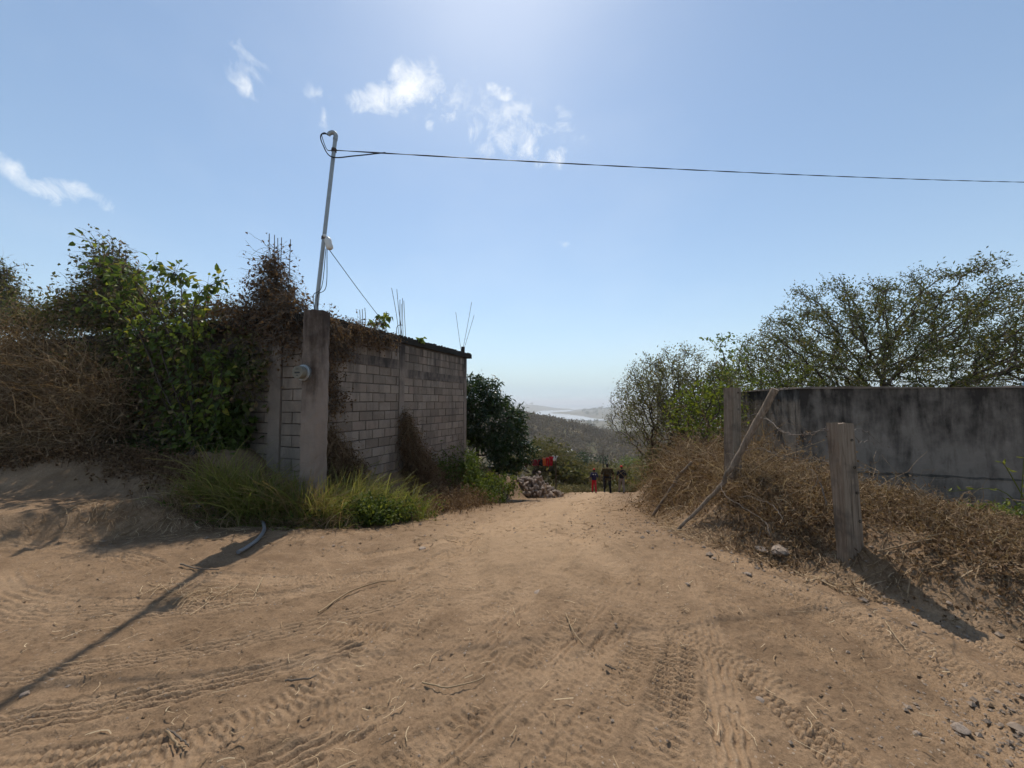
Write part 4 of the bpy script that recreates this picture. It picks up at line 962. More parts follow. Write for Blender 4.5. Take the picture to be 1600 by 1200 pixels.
# roof sprouts
for (px, py, Y, n_, lab) in ((597, 505, 8.6, 26, 'green sprout growing on the roof edge where the stay wire ends'), (657, 530, 10.0, 9, 'tiny green sprout on the roof edge right of the column steel')):
    root = empty('roof_sprout', at(px, py, Y), lab, 'plant'); gs, gl = G(), G(); b0 = at(px, py + 4, Y)
    for q in range(n_):
        tip = b0 + np.array([RNG.normal(0, .12 if n_ > 10 else .06), RNG.normal(0, .08), RNG.uniform(.02, .24 if n_ > 10 else .1)])
        tube(gs, smooth_path([b0, (b0 + tip) / 2 + np.array([0, 0, .03]), tip], 6), .004, 4)
        for w_ in range(2): leaves(gl, tip[None], unit(rvec(1) + np.array([[0, 0, -.6]])), unit(rvec(1) + np.array([[0, 0, 1.]])), .13, .075, np.array([RNG.uniform(.3, .9)]), broad=True, droop=.3)
    under(gs.obj('stem', 'bark'), root); under(gl.obj('foliage', 'shrub_leaf'), root)
# hanging dead vine bundles against the side wall
c = [wallpt(2.7, 1.0, .1), wallpt(2.75, .6, .16), wallpt(2.85, .2, .25), wallpt(3.0, -.1, .35)]; r = [(.18, .22, .3), (.26, .3, .35), (.32, .36, .35), (.4, .45, .25)]
tangle(None, 'dead_vine_bundle', c, r, 3000, .12, 5, .0085, 'straw', 'dead_leaf', 3500, .06, .03, 'shaggy dead brown vine bundle hanging on the wall below the narrow column', 'vine', tr=(0, .4), leaf_t=(0, .6), sag=.55)
c = [wallpt(.35, .85, .1), wallpt(.55, .5, .16), wallpt(.75, .2, .2)]; r = [(.16, .2, .25), (.24, .28, .3), (.3, .34, .25)]
tangle(None, 'dead_vine_bundle', c, r, 1700, .12, 5, .0085, 'straw', 'dead_leaf', 2400, .06, .03, 'dead brown vine bundle on the wall just right of the pillar', 'vine', tr=(0, .45), leaf_t=(0, .6), sag=.5)

# ---- grass and weeds along the building foot
def blades(P0, H, lean, t, wid, segs=4, spread=.5):
    n = len(P0); az = RNG.uniform(0, 2 * math.pi, n); d = np.stack([np.cos(az), np.sin(az), 0 * az], 1) * lean[:, None]
    P_ = []
    for s in np.linspace(0, 1, segs + 1):
        P_.append(P0 + np.array([0, 0, 1.]) * (H * (s - .35 * lean * s ** 2.4))[:, None] + d * (H * s ** 1.8)[:, None] * .8)
    return np.stack(P_, 1)
def clump_points(spots, n):
    w_ = np.array([s[4] for s in spots], float); i = RNG.choice(len(spots), size=n, p=w_ / w_.sum()); S = np.array([s[:4] for s in spots])[i]
    x = S[:, 0] + RNG.normal(size=n) * S[:, 2]; y = S[:, 1] + RNG.normal(size=n) * S[:, 3]
    return np.stack([x, y, gzs(x, y) - .02], 1), i
# spots: x, y, sx, sy, weight, height
GS = []
for (px, py, Y, sx, sy, wt, h_) in ((330, 0, 5.4, .10, .09, .6, .5), (362, 0, 5.5, .10, .10, 1.0, .68), (392, 0, 5.45, .11, .10, 1.3, .72), (425, 0, 5.6, .10, .1, .9, .66), (455, 0, 5.42, .14, .09, 1.1, .62), (485, 0, 5.40, .12, .07, 1.0, .52), (508, 0, 5.45, .1, .08, .8, .5), (530, 0, 5.75, .1, .12, .7, .46), (548, 0, 6.1, .12, .12, .8, .66),
                                 (585, 0, 6.3, .12, .15, .8, .6), (612, 0, 6.5, .08, .12, .6, .4), (635, 0, 6.6, .1, .12, .6, .5), (520, 0, 6.5, .12, .15, .5, .7), (655, 0, 7.2, .1, .15, .4, .32), (570, 0, 7.2, .2, .2, .5, .7), (310, 0, 5.2, .12, .08, .3, .25)):
    Y += .22; GS.append(((px - 800) / 600 * Y, Y, sx, sy, wt, h_))
P0, i = clump_points([(q[0], q[1], q[2] * 1.35, q[3] * 1.2, q[4], q[5]) for q in GS], 4200); Hh = np.array([s[5] for s in GS])[i] * RNG.uniform(.5, 1.65, len(i)); lean = RNG.uniform(.1, 1.15, len(i))
t_ = np.clip(RNG.normal(.62, .25, len(i)), 0, 1); dry = RNG.random(len(i)) < .38; t_[dry] *= .3
g = G(); ribbons(g, blades(P0, Hh, lean, t_, .01), .016 * RNG.uniform(.5, 1.4, len(i)), np.clip(t_ + (np.array([-.15, .1, .2, 0, -.15, -.1, -.2, -.05, .2, .1, -.2, .2, 0, -.3, .1, -.35])[i]), 0, 1))
tag(g.obj('green_grass', 'grass'), 'tall yellow-green grass along the foot of the pillar and side wall', 'grass', kind='stuff')
# dry fringe of the grass
P0, i = clump_points([(s[0] - .02, s[1] - .12, s[2] * 1.9, s[3] * 1.1, s[4] ** .5, s[5]) for s in GS], 4600); Hh = RNG.uniform(.05, .36, len(i)); lean = RNG.uniform(.6, 1.4, len(i))
g = G(); ribbons(g, blades(P0, Hh, lean, 0, .01), .0075 * RNG.uniform(.6, 1.5, len(i)), RNG.uniform(.1, .9, len(i)))
tag(g.obj('dry_grass', 'straw'), 'dry straw fringe in front of the green grass', 'grass', kind='stuff')
GRASS_TANGLE = [(q[0], q[1], q[2] * 1.6, q[3] * 1.3, q[4], q[5] * .62) for q in GS]
# leafy weeds along the wall, greener towards the far corner
def weeds(name, spots, n, mat, L, Wd, label, tr=(0, 1), stemmat='twig'):
    P0, i = clump_points(spots, n); H = np.array([s[5] for s in spots])[i] * RNG.uniform(.4, 1.15, n)
    P_ = blades(P0, H, RNG.uniform(.1, .7, n), 0, .01, 3); gs = G(); ribbons(gs, P_, .006 * RNG.uniform(.7, 1.4, n), RNG.random(n))
    per = 7; q = np.repeat(np.arange(n), per); f = RNG.uniform(.2, 1, len(q)); a = np.minimum((f * 3).astype(int), 2); fr = (f * 3 - a)[:, None]
    C = P_[q, a] * (1 - fr) + P_[q, a + 1] * fr; m_ = len(q)
    leaves(gs, C, unit(rvec(m_) + np.array([0, 0, .25])), unit(rvec(m_) + np.array([0, 0, .8])), L * RNG.uniform(.6, 1.4, m_), Wd * RNG.uniform(.6, 1.4, m_), np.clip(tr[0] + (tr[1] - tr[0]) * RNG.random(m_), 0, 1))
    return tag(gs.obj(name, mat), label, 'weeds', kind='stuff')
def sp(px, Y, sx, sy, wt, h_): return ((px - 800) / 600 * Y, Y, sx, sy, wt, h_)
weeds('green_weeds', [sp(590, 6.6, .3, .3, 1, .5), sp(560, 6.2, .2, .2, .7, .5), sp(640, 7.5, .25, .3, 1, .45), sp(600, 7.6, .3, .3, .7, .6), sp(575, 5.95, .18, .12, .9, .5), sp(600, 6.2, .14, .12, .8, .45), sp(480, 5.6, .2, .1, .5, .35), sp(625, 6.5, .15, .12, .7, .4)], 1000, 'weed', .06, .035, 'leafy green weeds mixed into the grass beside the wall')
weeds('berm_weeds', weedspots([(40, 6.6, .5, .2, 1, .3), (110, 6.6, .4, .2, 1, .3), (190, 6.5, .4, .2, 1, .28), (250, 6.3, .35, .2, 1, .3), (290, 6.0, .2, .2, .7, .3)]), 900, 'dead_leaf', .05, .026, 'withered brown weeds on the earth berm at the left', (0, .8))
weeds('brown_weeds', [sp(665, 8.4, .3, .5, 1, .5), sp(690, 9.6, .35, .6, 1.2, .6), sp(715, 10.6, .35, .6, 1.2, .6), sp(735, 11.6, .3, .5, 1, .55), sp(650, 8.0, .3, .4, .7, .4), sp(705, 9.3, .4, .5, .8, .3)], 2000, 'dead_leaf', .05, .028, 'brown withered weeds on the slope below the side wall', (.1, .9))
weeds('slope_weeds', [sp(712, 11.8, .4, .4, 1, .9), sp(735, 12.4, .4, .5, 1.2, .95), sp(757, 13.0, .4, .5, 1.2, .9), sp(745, 12.0, .25, .3, .8, .5), sp(690, 11.0, .2, .3, .4, .6)], 1300, 'weed', .075, .045, 'green weeds growing at the far corner of the block building', (.1, .8))
for (px, Y, h_, w_, lab) in ((787, 13.2, .95, .5, 'bright green bush at the lane edge nearest the rubble heap'), (762, 12.9, .95, .4, 'yellow-green bush between the far building corner and the bright bush'), (730, 12.6, .8, .45, 'green bush against the far building corner')):
    b = np.array([(px - 800) / 600 * Y, Y, 0]); b[2] = gz(b[0], b[1]) - .03
    A = in_ellipsoid(150, b + np.array([0, 0, h_ * .62]), (w_, w_, h_ * .48), .3)
    tree('roadside_bush', lab, 'bush', [b, b + (0, 0, .12)], A, .09, .14, 2, .005, 'lime_leaf' if px > 740 else 'weed', 9, .085, .05, .05, thr=2, jitter=.3)

weeds('lane_end_weeds', [(x_, 26.2 + .25 * math.sin(x_ * 2.1), .45, .35, 1 + .5 * math.sin(x_ * 3), .45 + .25 * math.sin(x_ * 1.7 + 1)) for x_ in np.linspace(1.5, 9, 13)] + [(2.4, 22.5, .5, .8, .8, .5), (2.9, 24.5, .5, .6, .8, .5)], 2200, 'scrub', .12, .06, 'olive weeds closing the far end of the lane', (.1, 1))
# ---- right bank: dry brush
def brush(name, spots, n, label, mat='straw', lmat='dead_leaf', leafn=3, wid=.0065, tr=(0, .9), L=.035):
    P0, i = clump_points(spots, n); H = np.array([s[5] for s in spots])[i] * RNG.uniform(.2, 1.0, n) * (.55 + .9 * vn(P0[:, 0] * 1.6, P0[:, 1] * 1.6, 12)); lng = RNG.random(n) < .04; H[lng] *= 1.9; P_ = [P0]; d = unit(rvec(n) * .8 + np.array([0, 0, .9]))
    for s in range(5):
        d = unit(d + rvec(n) * .75 + np.array([0, 0, .12 - .13 * s])); P_.append(P_[-1] + d * (H * .3)[:, None])
    P_ = np.stack(P_, 1); P_[..., 2] = np.maximum(P_[..., 2], gzs(P_[..., 0], P_[..., 1]) + .01)
    gs = G(); ribbons(gs, P_, wid * RNG.uniform(.5, 1.8, n), tr[0] + (tr[1] - tr[0]) * np.clip(RNG.random(n) ** 1.2 * .8 + .35 * (vn(P0[:, 0] * 2.2, P0[:, 1] * 2.2, 4) - .3), 0, 1))
    o = gs.obj(name, mat); tag(o, label, 'brush', kind='stuff')
    m_ = n * leafn; q = RNG.integers(0, n, m_); j = RNG.integers(1, 6, m_); gl = G()
    leaves(gl, P_[q, j] + RNG.normal(size=(m_, 3)) * .015, rvec(m_), rvec(m_), L * RNG.uniform(.5, 1.5, m_), L * .6 * RNG.uniform(.6, 1.4, m_), RNG.random(m_) * .9)
    lo = gl.obj('foliage', lmat); lo.parent = o; lo['kind'] = 'stuff'
    return o
brush('weedy_grass', GRASS_TANGLE, 5000, 'bent weedy grass mixed through the green clumps by the pillar', mat='grass', lmat='weed', leafn=1, wid=.010, tr=(.15, 1), L=.05)
BS = [(3.45, 5.8, .35, .45, 2, .5), (3.8, 5.0, .5, .5, 2, .42), (3.3, 4.5, .35, .35, 1.5, .26), (4.3, 4.6, .5, .5, 1.6, .3), (4.9, 4.3, .55, .5, 1.5, .24), (5.6, 4.6, .6, .6, 1.3, .16), (3.2, 4.9, .25, .35, 1.2, .22),
      (4.0, 3.75, .35, .25, 1.2, .17), (5.0, 3.6, .5, .4, 1.2, .2), (5.4, 3.9, .6, .4, 1.2, .22), (4.5, 3.15, .35, .2, .8, .13), (5.3, 3.2, .5, .4, .9, .2), (3.2, 4.05, .25, .15, .8, .13), (6.4, 5.3, .7, .6, 1.0, .13), (4.6, 5.6, .6, .5, 1.3, .24), (2.9, 5.3, .15, .4, .5, .12), (4.7, 2.8, .3, .2, .4, .1), (6.2, 4.2, .6, .5, .9, .22), (7.2, 5.2, .6, .6, .8, .12), (3.75, 2.85, .18, .12, .4, .08), (4.1, 2.65, .25, .15, .5, .1), (4.5, 2.5, .25, .2, .4, .1), (3.75, 3.2, .25, .15, .6, .1)]
brush('dry_brush', BS, 17500, 'mat of dry brown brush covering the right bank round the fence posts', leafn=2, tr=(0, 1), wid=.0075)
BS2 = [(3.45, 6.7, .25, .4, 1.5, .6), (3.6, 7.6, .3, .6, 2, .75), (4.0, 8.6, .35, .6, 2, .8), (4.5, 9.6, .4, .6, 1.6, .8), (4.1, 7.2, .4, .6, 1.8, .75), (5.1, 11, .4, .8, 1.4, .8), (4.6, 6.9, .5, .5, 1.2, .5), (4.9, 8.3, .5, .7, 1.2, .65), (6.0, 13, .5, 1, 1, .8)]
brush('tall_dry_brush', BS2, 10000, 'tall dry vine thicket on the bank beside the lane', leafn=3, wid=.010, tr=(.0, 1), L=.05)
# green edge bush by the walkers
for (px, Y, top, w_, lab, mt_) in ((1030, 12.6, 700, .42, 'olive-green bush at the lane edge beside the walkers', 'weed'), (1018, 10.5, 700, .4, 'dry olive bush at the lane edge left of the short pole', 'grey_leaf')):
    b = np.array([(px - 800) / 600 * Y, Y, 0]); b[2] = gz(b[0], b[1]) - .05; h_ = at(px, top, Y)[2] - b[2]
    A = in_ellipsoid(240, b + np.array([0, 0, h_ * .55]), (w_, w_, h_ * .5), .3)
    tree('lane_edge_bush', lab, 'bush', [b, b + (0, 0, .15)], A, .1, .15, 2, .005, mt_, 7, .07, .035, .06, thr=2, jitter=.3, twigs=1)
# a green stalk clump at the right edge, against the tank
root = empty('green_stalk_plant', (7.2, 5.5, gz(7.2, 5.5)), 'thin green arching stalks at the right edge before the tank', 'plant'); gs = G()
for (a, b, c) in (((1600, 800), (1560, 765), (1482, 768)), ((1600, 810), (1575, 790), (1535, 800)), ((1590, 830), (1596, 770), (1600, 715)), ((1600, 780), (1575, 735), (1566, 722)), ((1610, 820), (1580, 805), (1550, 812))):
    P_ = smooth_path([at(*a, 5.5) + (0, 0, -.1), at(*a, 5.5), at(*b, 5.45), at(*c, 5.4)], 14); tube(gs, P_, np.linspace(.009, .004, len(P_)), 5, t=.7)
    leaves(gs, P_[-5:], unit(rvec(5)), rvec(5), .09, .03, np.full(5, .8))
under(gs.obj('stalk', 'grass'), root)
weeds('edge_weeds', [(6.9, 5.2, .4, .3, 1, .22), (7.3, 5.4, .3, .3, 1, .3)], 200, 'weed', .05, .03, 'small green weeds at the right edge below the tank', (.3, 1))
# ------------------------------------------------------------------ valley beyond the lane
def blob_tree(name, label, cat, base, h, w_, nl, mat, leaf, group=None, lobes=7, flat=.5):
    root = empty(name, base, label, cat, group); base = np.asarray(base, float); gt = G(); gl = G()
    top = base + np.array([0, 0, h * .45]); tube(gt, [base - (0, 0, .3), (base + top) / 2 + rvec(1)[0] * .1, top], [w_ * .06, w_ * .05, w_ * .035], 6)
    for q in range(lobes):
        c = base + np.array([RNG.normal(0, w_ * .42), RNG.normal(0, w_ * .35), h * RNG.uniform(.42, .84)]); r_ = w_ * RNG.uniform(.3, .55)
        tube(gt, [top, (top + c) / 2 + rvec(1)[0] * .1, c], [w_ * .03, w_ * .02, w_ * .01], 5)
        n = nl // lobes; P_ = in_ellipsoid(n, c, (r_, r_, r_ * flat), .45)
        leaves(gl, P_, rvec(n), unit(rvec(n) + np.array([0, 0, .7])), leaf * RNG.uniform(.6, 1.4, n), leaf * .6 * RNG.uniform(.6, 1.4, n), np.clip(RNG.normal(.5, .12) + RNG.normal(0, .2, n), 0, 1))
    under(gt.obj('trunk', 'bark'), root); under(gl.obj('crown', mat), root); return root
VT = [(848, 33, 684, 2.6, 'scrub', 'olive tree rising behind the washing line, left'), (868, 38, 676, 3.0, 'scrub', 'yellowish olive tree behind the washing line, middle'), (890, 42, 690, 2.8, 'scrub', 'low olive tree just left of the walkers, far behind'),
      (912, 34, 716, 2.3, 'scrub', 'olive scrub tree behind the leftmost walker'), (880, 30, 722, 1.7, 'grey_leaf', 'olive low tree behind the rubble heap'), (918, 60, 704, 3.2, 'mango_leaf', 'dark green round tree above the leftmost walker'),
      (945, 95, 706, 6.5, 'weed', 'flat-topped green tree across the valley above the middle walker'), (975, 100, 706, 6.5, 'weed', 'flat-topped green tree across the valley above the rightmost walker'), (945, 36, 730, 2.2, 'scrub', 'dry scrub tree behind the middle walker'),
      (975, 32, 732, 2.0, 'grey_leaf', 'greyish scrub tree behind the rightmost walker'), (830, 30, 694, 2.4, 'scrub', 'olive tree beside the dark glossy tree'), (1005, 48, 706, 3.6, 'scrub', 'scrub tree seen through the bank thicket'), (1030, 70, 700, 5.5, 'scrub', 'broad scrub tree far behind the bank trees')]
for (px, Y, top, w_, mt_, lab) in VT:
    x = (px - 800) / 600 * Y; z0 = gz(x, Y); zt_ = at(px, top, Y)[2]
    blob_tree('valley_tree', lab, 'tree', (x, Y, z0), max(2.0, (zt_ - z0) * 1.08), w_, 1500, mt_, .2 + Y * .0022, flat=.75 if Y < 90 else .4)
# valley scrub carpet and leafless wood on the ridge: each reads as one mass
def carpet(name, label, mat, n, sampler, hgt, leaf, per, tr=(0, 1)):
    x, y = sampler(n); z = ground(x, y); s = np.clip(RNG.normal(1, .3, n), .4, 1.8) * hgt(y); g = G()
    q = np.repeat(np.arange(n), per); m_ = len(q); p = rvec(m_) * RNG.random((m_, 1)) ** .33
    C = np.stack([x[q] + p[:, 0] * s[q] * .62, y[q] + p[:, 1] * s[q] * .62, z[q] + s[q] * (.62 + p[:, 2] * .46)], 1)
    tc = RNG.random(n); sz = leaf(y)[q] * RNG.uniform(.6, 1.5, m_)
    leaves(g, C, unit(rvec(m_) + np.array([0, 0, .5])), rvec(m_), sz, sz * .55, np.clip(tr[0] + (tr[1] - tr[0]) * (tc[q] * .65 + RNG.random(m_) * .35), 0, 1))
    return tag(g.obj(name, mat), label, 'woodland', kind='stuff')
def samp_near(n):
    y = RNG.uniform(27, 120, n * 3); x = y * RNG.uniform(-.5, .75, n * 3); k_ = (x > LE(np.minimum(y, 39)) - 40); 
    k_ &= ~((y < 31) & (x < RE(y) + .5) & (x > LE(y) - .5)); x, y = x[k_][:n], y[k_][:n]; return x, y
carpet('valley_scrub', 'olive scrub filling the valley below the lane', 'scrub', 1300, samp_near, lambda y: 1.6 + y * .022, lambda y: .19 + y * .0046, 50)
def samp_far(n): y = 120 + 330 * RNG.random(n) ** .8; x = y * RNG.uniform(-.35, .75, n); return x, y
carpet('ridge_wood', 'grey leafless woodland covering the far ridge', 'wood', 5200, samp_far, lambda y: 4.6 + 0 * y, lambda y: .75 + y * .0028, 27)
def samp_plain(n): y = RNG.uniform(700, 5200, n); x = y * RNG.uniform(-.25, .6, n); d = np.min(np.hypot(x[:, None] - rp[None, ::2, 0], (y[:, None] - rp[None, ::2, 1])), axis=1); k_ = d > np.interp(y, [2000, 5000], [150, 420]); return x[k_], y[k_]
x, y = samp_plain(2600)
carpet('plain_wood', 'hazy woodland on the coastal plain beside the river', 'scrub', len(x), lambda n: (x, y), lambda q: 7 + q * .002, lambda q: 3.6 + q * .002, 14)
# white roofed shed down the slope
wr = at(886, 705, 95); sh = empty('valley_shed', (wr[0], wr[1], gz(wr[0], wr[1])), 'small shed with a pale metal roof among the valley trees', 'shed')
g = G(); g.add(*box_vf((wr[0] - 1.2, wr[1] - .8, gz(wr[0], wr[1]) - .3), (wr[0] + 1.2, wr[1] + 1.6, wr[2] - .25))); under(g.obj('wall', 'block'), sh)
g = G(); g.add([(wr[0] - 1.5, wr[1] - 1.1, wr[2] - .22), (wr[0] + 1.5, wr[1] - 1.1, wr[2] - .3), (wr[0] + 1.5, wr[1] + 1.9, wr[2] + .2), (wr[0] - 1.5, wr[1] + 1.9, wr[2] + .28), (wr[0] - 1.5, wr[1] - 1.1, wr[2] - .17), (wr[0] + 1.5, wr[1] - 1.1, wr[2] - .25), (wr[0] + 1.5, wr[1] + 1.9, wr[2] + .25), (wr[0] - 1.5, wr[1] + 1.9, wr[2] + .33)],
                [(0, 3, 2, 1), (4, 5, 6, 7), (0, 1, 5, 4), (1, 2, 6, 5), (2, 3, 7, 6), (3, 0, 4, 7)]); under(g.obj('roof', 'roofing'), sh)

# ------------------------------------------------------------------ rubble heap
rocks = [rock_mesh('stone', q, .75) for q in range(7)]
rc = np.array([1.35, 18.6]); rub = empty('rubble_heap', (rc[0], rc[1], gz(*rc)), 'heap of pale broken stones on the left of the lane before the walkers', 'rubble')
for q in range(230):
    u = RNG.random() ** .5; a = RNG.uniform(0, 2 * math.pi); x = rc[0] + u * math.cos(a) * 1.15; y = rc[1] + u * math.sin(a) * 1.0
    hh = 1.25 * (1 - u) ** .8 * (1 - .35 * max(0, math.cos(a)))
    s = RNG.uniform(.055, .14); o = bpy.data.objects.new('stone', rocks[q % 7]); COL.objects.link(o); under(o, rub)
    o.location = (x, y, gz(x, y) + hh * RNG.uniform(.55, 1.0)); o.rotation_euler = tuple(RNG.uniform(0, 6.28, 3)); o.scale = (s * RNG.uniform(.8, 1.5), s, s * RNG.uniform(.6, 1.0))
g = G(); th = np.linspace(0, 2 * math.pi, 17)[:-1]; V = []
for rr_, hh in ((1.0, -.2), (.75, .12), (.45, .5), (.15, .8)): V += [(rc[0] + rr_ * math.cos(t) * 1.0, rc[1] + rr_ * math.sin(t) * .9, gz(rc[0] + rr_ * math.cos(t), rc[1] + rr_ * math.sin(t)) + hh * .85 + RNG.uniform(-.06, .06)) for t in th]
g.add(V, [(i * 16 + q, i * 16 + (q + 1) % 16, (i + 1) * 16 + (q + 1) % 16, (i + 1) * 16 + q) for i in range(3) for q in range(16)]); g.add(np.array(V)[-16:], [tuple(range(16))])
under(g.obj('earth_core', 'soil'), rub)
def stone(px, py, size, label, flat=.6, seed=1, name='stone', group=None, rz=None):
    p = gp(px, py); o = bpy.data.objects.new(name, rock_mesh('stone', seed + 50, flat)); COL.objects.link(o)
    s = size / 600 * p[1] / 2; o.scale = (s, s * .8, s * .9); o.location = (p[0], p[1] + s * .3, gz(p[0], p[1]) + s * flat * .35); o.rotation_euler = (0, 0, RNG.uniform(0, 6) if rz is None else rz)
    return tag(o, label, 'stone', group)
stone(1226, 866, 40, 'pale flat stone lying at the verge left of the near post', .45, 3, rz=.3)
stone(1196, 862, 30, 'buried tan slab beside the pale flat stone', .25, 4)
stone(300, 796, 34, 'brown clod at the left foot of the grass clump', .55, 5); stone(441, 821, 18, 'round grey stone right of the hose', .7, 6)
stone(846, 930, 24, 'flat pale stone in the middle of the dirt lane', .3, 7); stone(1075, 915, 9, 'small pale pebble in the lane below the wheel tracks', .6, 8); stone(1170, 899, 12, 'small grey stone below the pale flat stone', .5, 9)
stone(36, 1088, 14, 'small grey stone in the dirt at lower left', .6, 10); stone(660, 858, 14, 'flat tan stone left of the lane centre', .3, 11); stone(1485, 945, 12, 'small white stone beside the shadow of the near post', .6, 12)
stone(1505, 1145, 26, 'dark angular stone at the gravelly lower right corner', .5, 13); stone(1436, 1150, 14, 'small grey stone left of the dark angular stone', .5, 14); stone(1190, 1098, 16, 'dark flat stone in the tracks at lower right', .4, 15)
stone(898, 752, 10, 'stone block beside the rubble heap foot', .6, 16); stone(870, 758, 14, 'pale stone at the far left of the lane end', .5, 17)
# far lane end: broken slabs
for (px, py, w_, lab) in ((893, 757, 26, 'broken concrete slab at the lane end left of the walkers'), (912, 762, 14, 'small broken slab beside the leftmost walker')):
    stone(px, py, w_, lab, .3, px, 'broken_slab')
# gravel and pebbles strewn about: uncountable
def strew(name, n, sampler, size, mat, label, flat=.6):
    x, y = sampler(n); z = ground(x, y); s = size * RNG.lognormal(0, .45, n)
    oc = np.array([(1, 0, 0), (-1, 0, 0), (0, 1, 0), (0, -1, 0), (0, 0, 1), (0, 0, -1)], float); F = np.array([(0, 2, 4), (2, 1, 4), (1, 3, 4), (3, 0, 4), (2, 0, 5), (1, 2, 5), (3, 1, 5), (0, 3, 5)])
    V = oc[None] * RNG.uniform(.6, 1.3, (n, 6, 1)) * s[:, None, None]; a = RNG.uniform(0, 6.28, n); ca_, sa_ = np.cos(a)[:, None], np.sin(a)[:, None]
    V = np.stack([V[..., 0] * ca_ - V[..., 1] * sa_, V[..., 0] * sa_ + V[..., 1] * ca_, V[..., 2] * flat], -1) + np.stack([x, y, z + s * .25], 1)[:, None]
    g = G(); g.add(V.reshape(-1, 3), (np.arange(n) * 6)[:, None, None] + F[None] if False else ((np.arange(n) * 6)[:, None, None] + F[None]).reshape(-1, 3), np.repeat(RNG.random(n), 8))
    return tag(g.obj(name, mat), label, 'gravel', kind='stuff')
strew('pebbles', 1500, lambda n: (lambda y: (RNG.uniform(-1.2, 1.2, n) * y * 1.1, y))(1.3 + 5.5 * RNG.random(n) ** 1.3), .005, 'gravel', 'small pebbles strewn over the dirt')
strew('clods', 2600, lambda n: (lambda y: (RNG.uniform(-1.2, 1.2, n) * y * 1.1, y))(1.3 + 6 * RNG.random(n) ** 1.3), .006, 'soil', 'crumbs of soil strewn over the dirt')
strew('corner_gravel', 650, lambda n: (RNG.normal(2.55, .33, n), RNG.normal(1.9, .2, n)), .0075, 'gravel', 'patch of gravel at the lower right corner')
strew('verge_gravel', 900, lambda n: (lambda y: (RE(y) + RNG.normal(-.05, .28, n), y))(RNG.uniform(2.0, 7, n)), .009, 'gravel', 'stones and rubble along the foot of the right bank')
def lane(n, lo=4.5, hi=22):
    y = lo + (hi - lo) * RNG.random(n) ** 1.2; return LE(y) + (RE(y) - LE(y)) * RNG.beta(.8, .8, n), y
strew('lane_clods', 2600, lane, .011, 'soil', 'loose clods of earth strewn up the lane', .7)
strew('lane_stones', 700, lane, .013, 'gravel', 'small stones strewn up the lane')
# straw, twigs
def litter(name, n, sampler, Lr, wid, label, mat='straw', tr=(.3, 1)):
    x, y = sampler(n); a = RNG.uniform(0, 6.28, n); L = RNG.uniform(*Lr, n) * .5; k_ = []
    b = RNG.normal(0, .25, n)
    for s in (-1, -.33, .33, 1): k_.append(np.stack([x + np.cos(a + b * s) * L * s, y + np.sin(a + b * s) * L * s], 1))
    P_ = np.stack(k_, 1); Zl = ground(P_[..., 0], P_[..., 1]) + .012 + RNG.uniform(0, .015, (n, 1)); P_ = np.concatenate([P_, Zl[..., None]], -1)
    g = G(); d = unit(P_[:, -1] - P_[:, 0]); s_ = unit(np.cross(d, np.array([0, 0, 1.]) + rvec(n) * .5)); w_ = wid * RNG.uniform(.6, 1.5, n)
    off = s_[:, None] * (w_[:, None] * .5)[..., None]; V = np.stack([P_ - off, P_ + off], 2).reshape(-1, 3); base = (np.arange(n) * 8)[:, None] + np.array([[0, 2, 4]])
    g.add(V, np.stack([base, base + 1, base + 3, base + 2], -1).reshape(-1, 4), np.repeat(tr[0] + (tr[1] - tr[0]) * RNG.random(n), 3)); return tag(g.obj(name, mat), label, 'litter', kind='stuff')
litter('straw_litter', 1000, lambda n: (lambda y: (RNG.uniform(-1.25, 1.1, n) * y, y))(1.4 + 5 * RNG.random(n) ** 1.2), (.02, .12), .004, 'bits of dry straw lying on the dirt')
litter('lane_litter', 1500, lane, (.05, .22), .008, 'dry stalks and leaf litter scattered up the lane', tr=(0, .8))
pg = gp(300, 930); litter('straw_pile', 90, lambda n: (RNG.normal(pg[0], .22, n), RNG.normal(pg[1], .08, n)), (.08, .3), .0042, 'little pile of dry grass stalks on the dirt below the pillar shadow', tr=(.5, 1))
litter('verge_litter', 2600, lambda n: (lambda y: (RE(y) + np.abs(RNG.normal(.1, .45, n)) - .1 + .5 * (y < 3.2), y))(RNG.uniform(1.8, 8, n)), (.04, .22), .006, 'dry stalks lying along the right verge', tr=(0, .9))
litter('wall_litter', 1500, lambda n: (lambda x_: (x_, np.interp(x_, [-6, -4.6, -3.5, -2.4, -1.8, -1.2], [5.0, 5.0, 5.1, 5.6, 6.6, 9]) + RNG.normal(0, .22, n)))(RNG.uniform(-5.6, -1.3, n)), (.04, .2), .006, 'dry stalks lying before the grass', tr=(0, .9))
def stick(pts, r_, label, t=.6):
    P_ = [gp(px, py) for px, py in pts]; P_ = np.array([[p[0], p[1], gz(p[0], p[1]) + .018 + r_] for p in P_]); P_ = smooth_path(P_, 14)
    g = G(); tube(g, P_ + RNG.normal(size=P_.shape) * .002, np.linspace(r_, r_ * .6, len(P_)), 5, t=t); return tag(g.obj('stick', 'twig' if t < .5 else 'straw', smooth=True), label, 'stick')
stick([(497, 962), (545, 930), (590, 914), (618, 912)], .008, 'long bent stick lying left of the lane centre', .75)
stick([(282, 886), (312, 893), (343, 894)], .008, 'short bent stick on the dirt below the hose', .4); stick([(399, 930), (411, 906)], .006, 'pale straight twig on the dirt below the hose end', .9)
stick([(260, 1150), (277, 1173), (290, 1176)], .006, 'short pale twig at lower left of the dirt', .7); stick([(262, 1148), (283, 1162), (294, 1175)], .005, 'thin dark twig beside the short pale twig', .3)
stick([(884, 963), (895, 990), (912, 1013)], .005, 'thin straw stalk lying across the lane tracks', .8); stick([(946, 1046), (962, 1053)], .006, 'small dark twig in the lane below the straw stalk', .2)
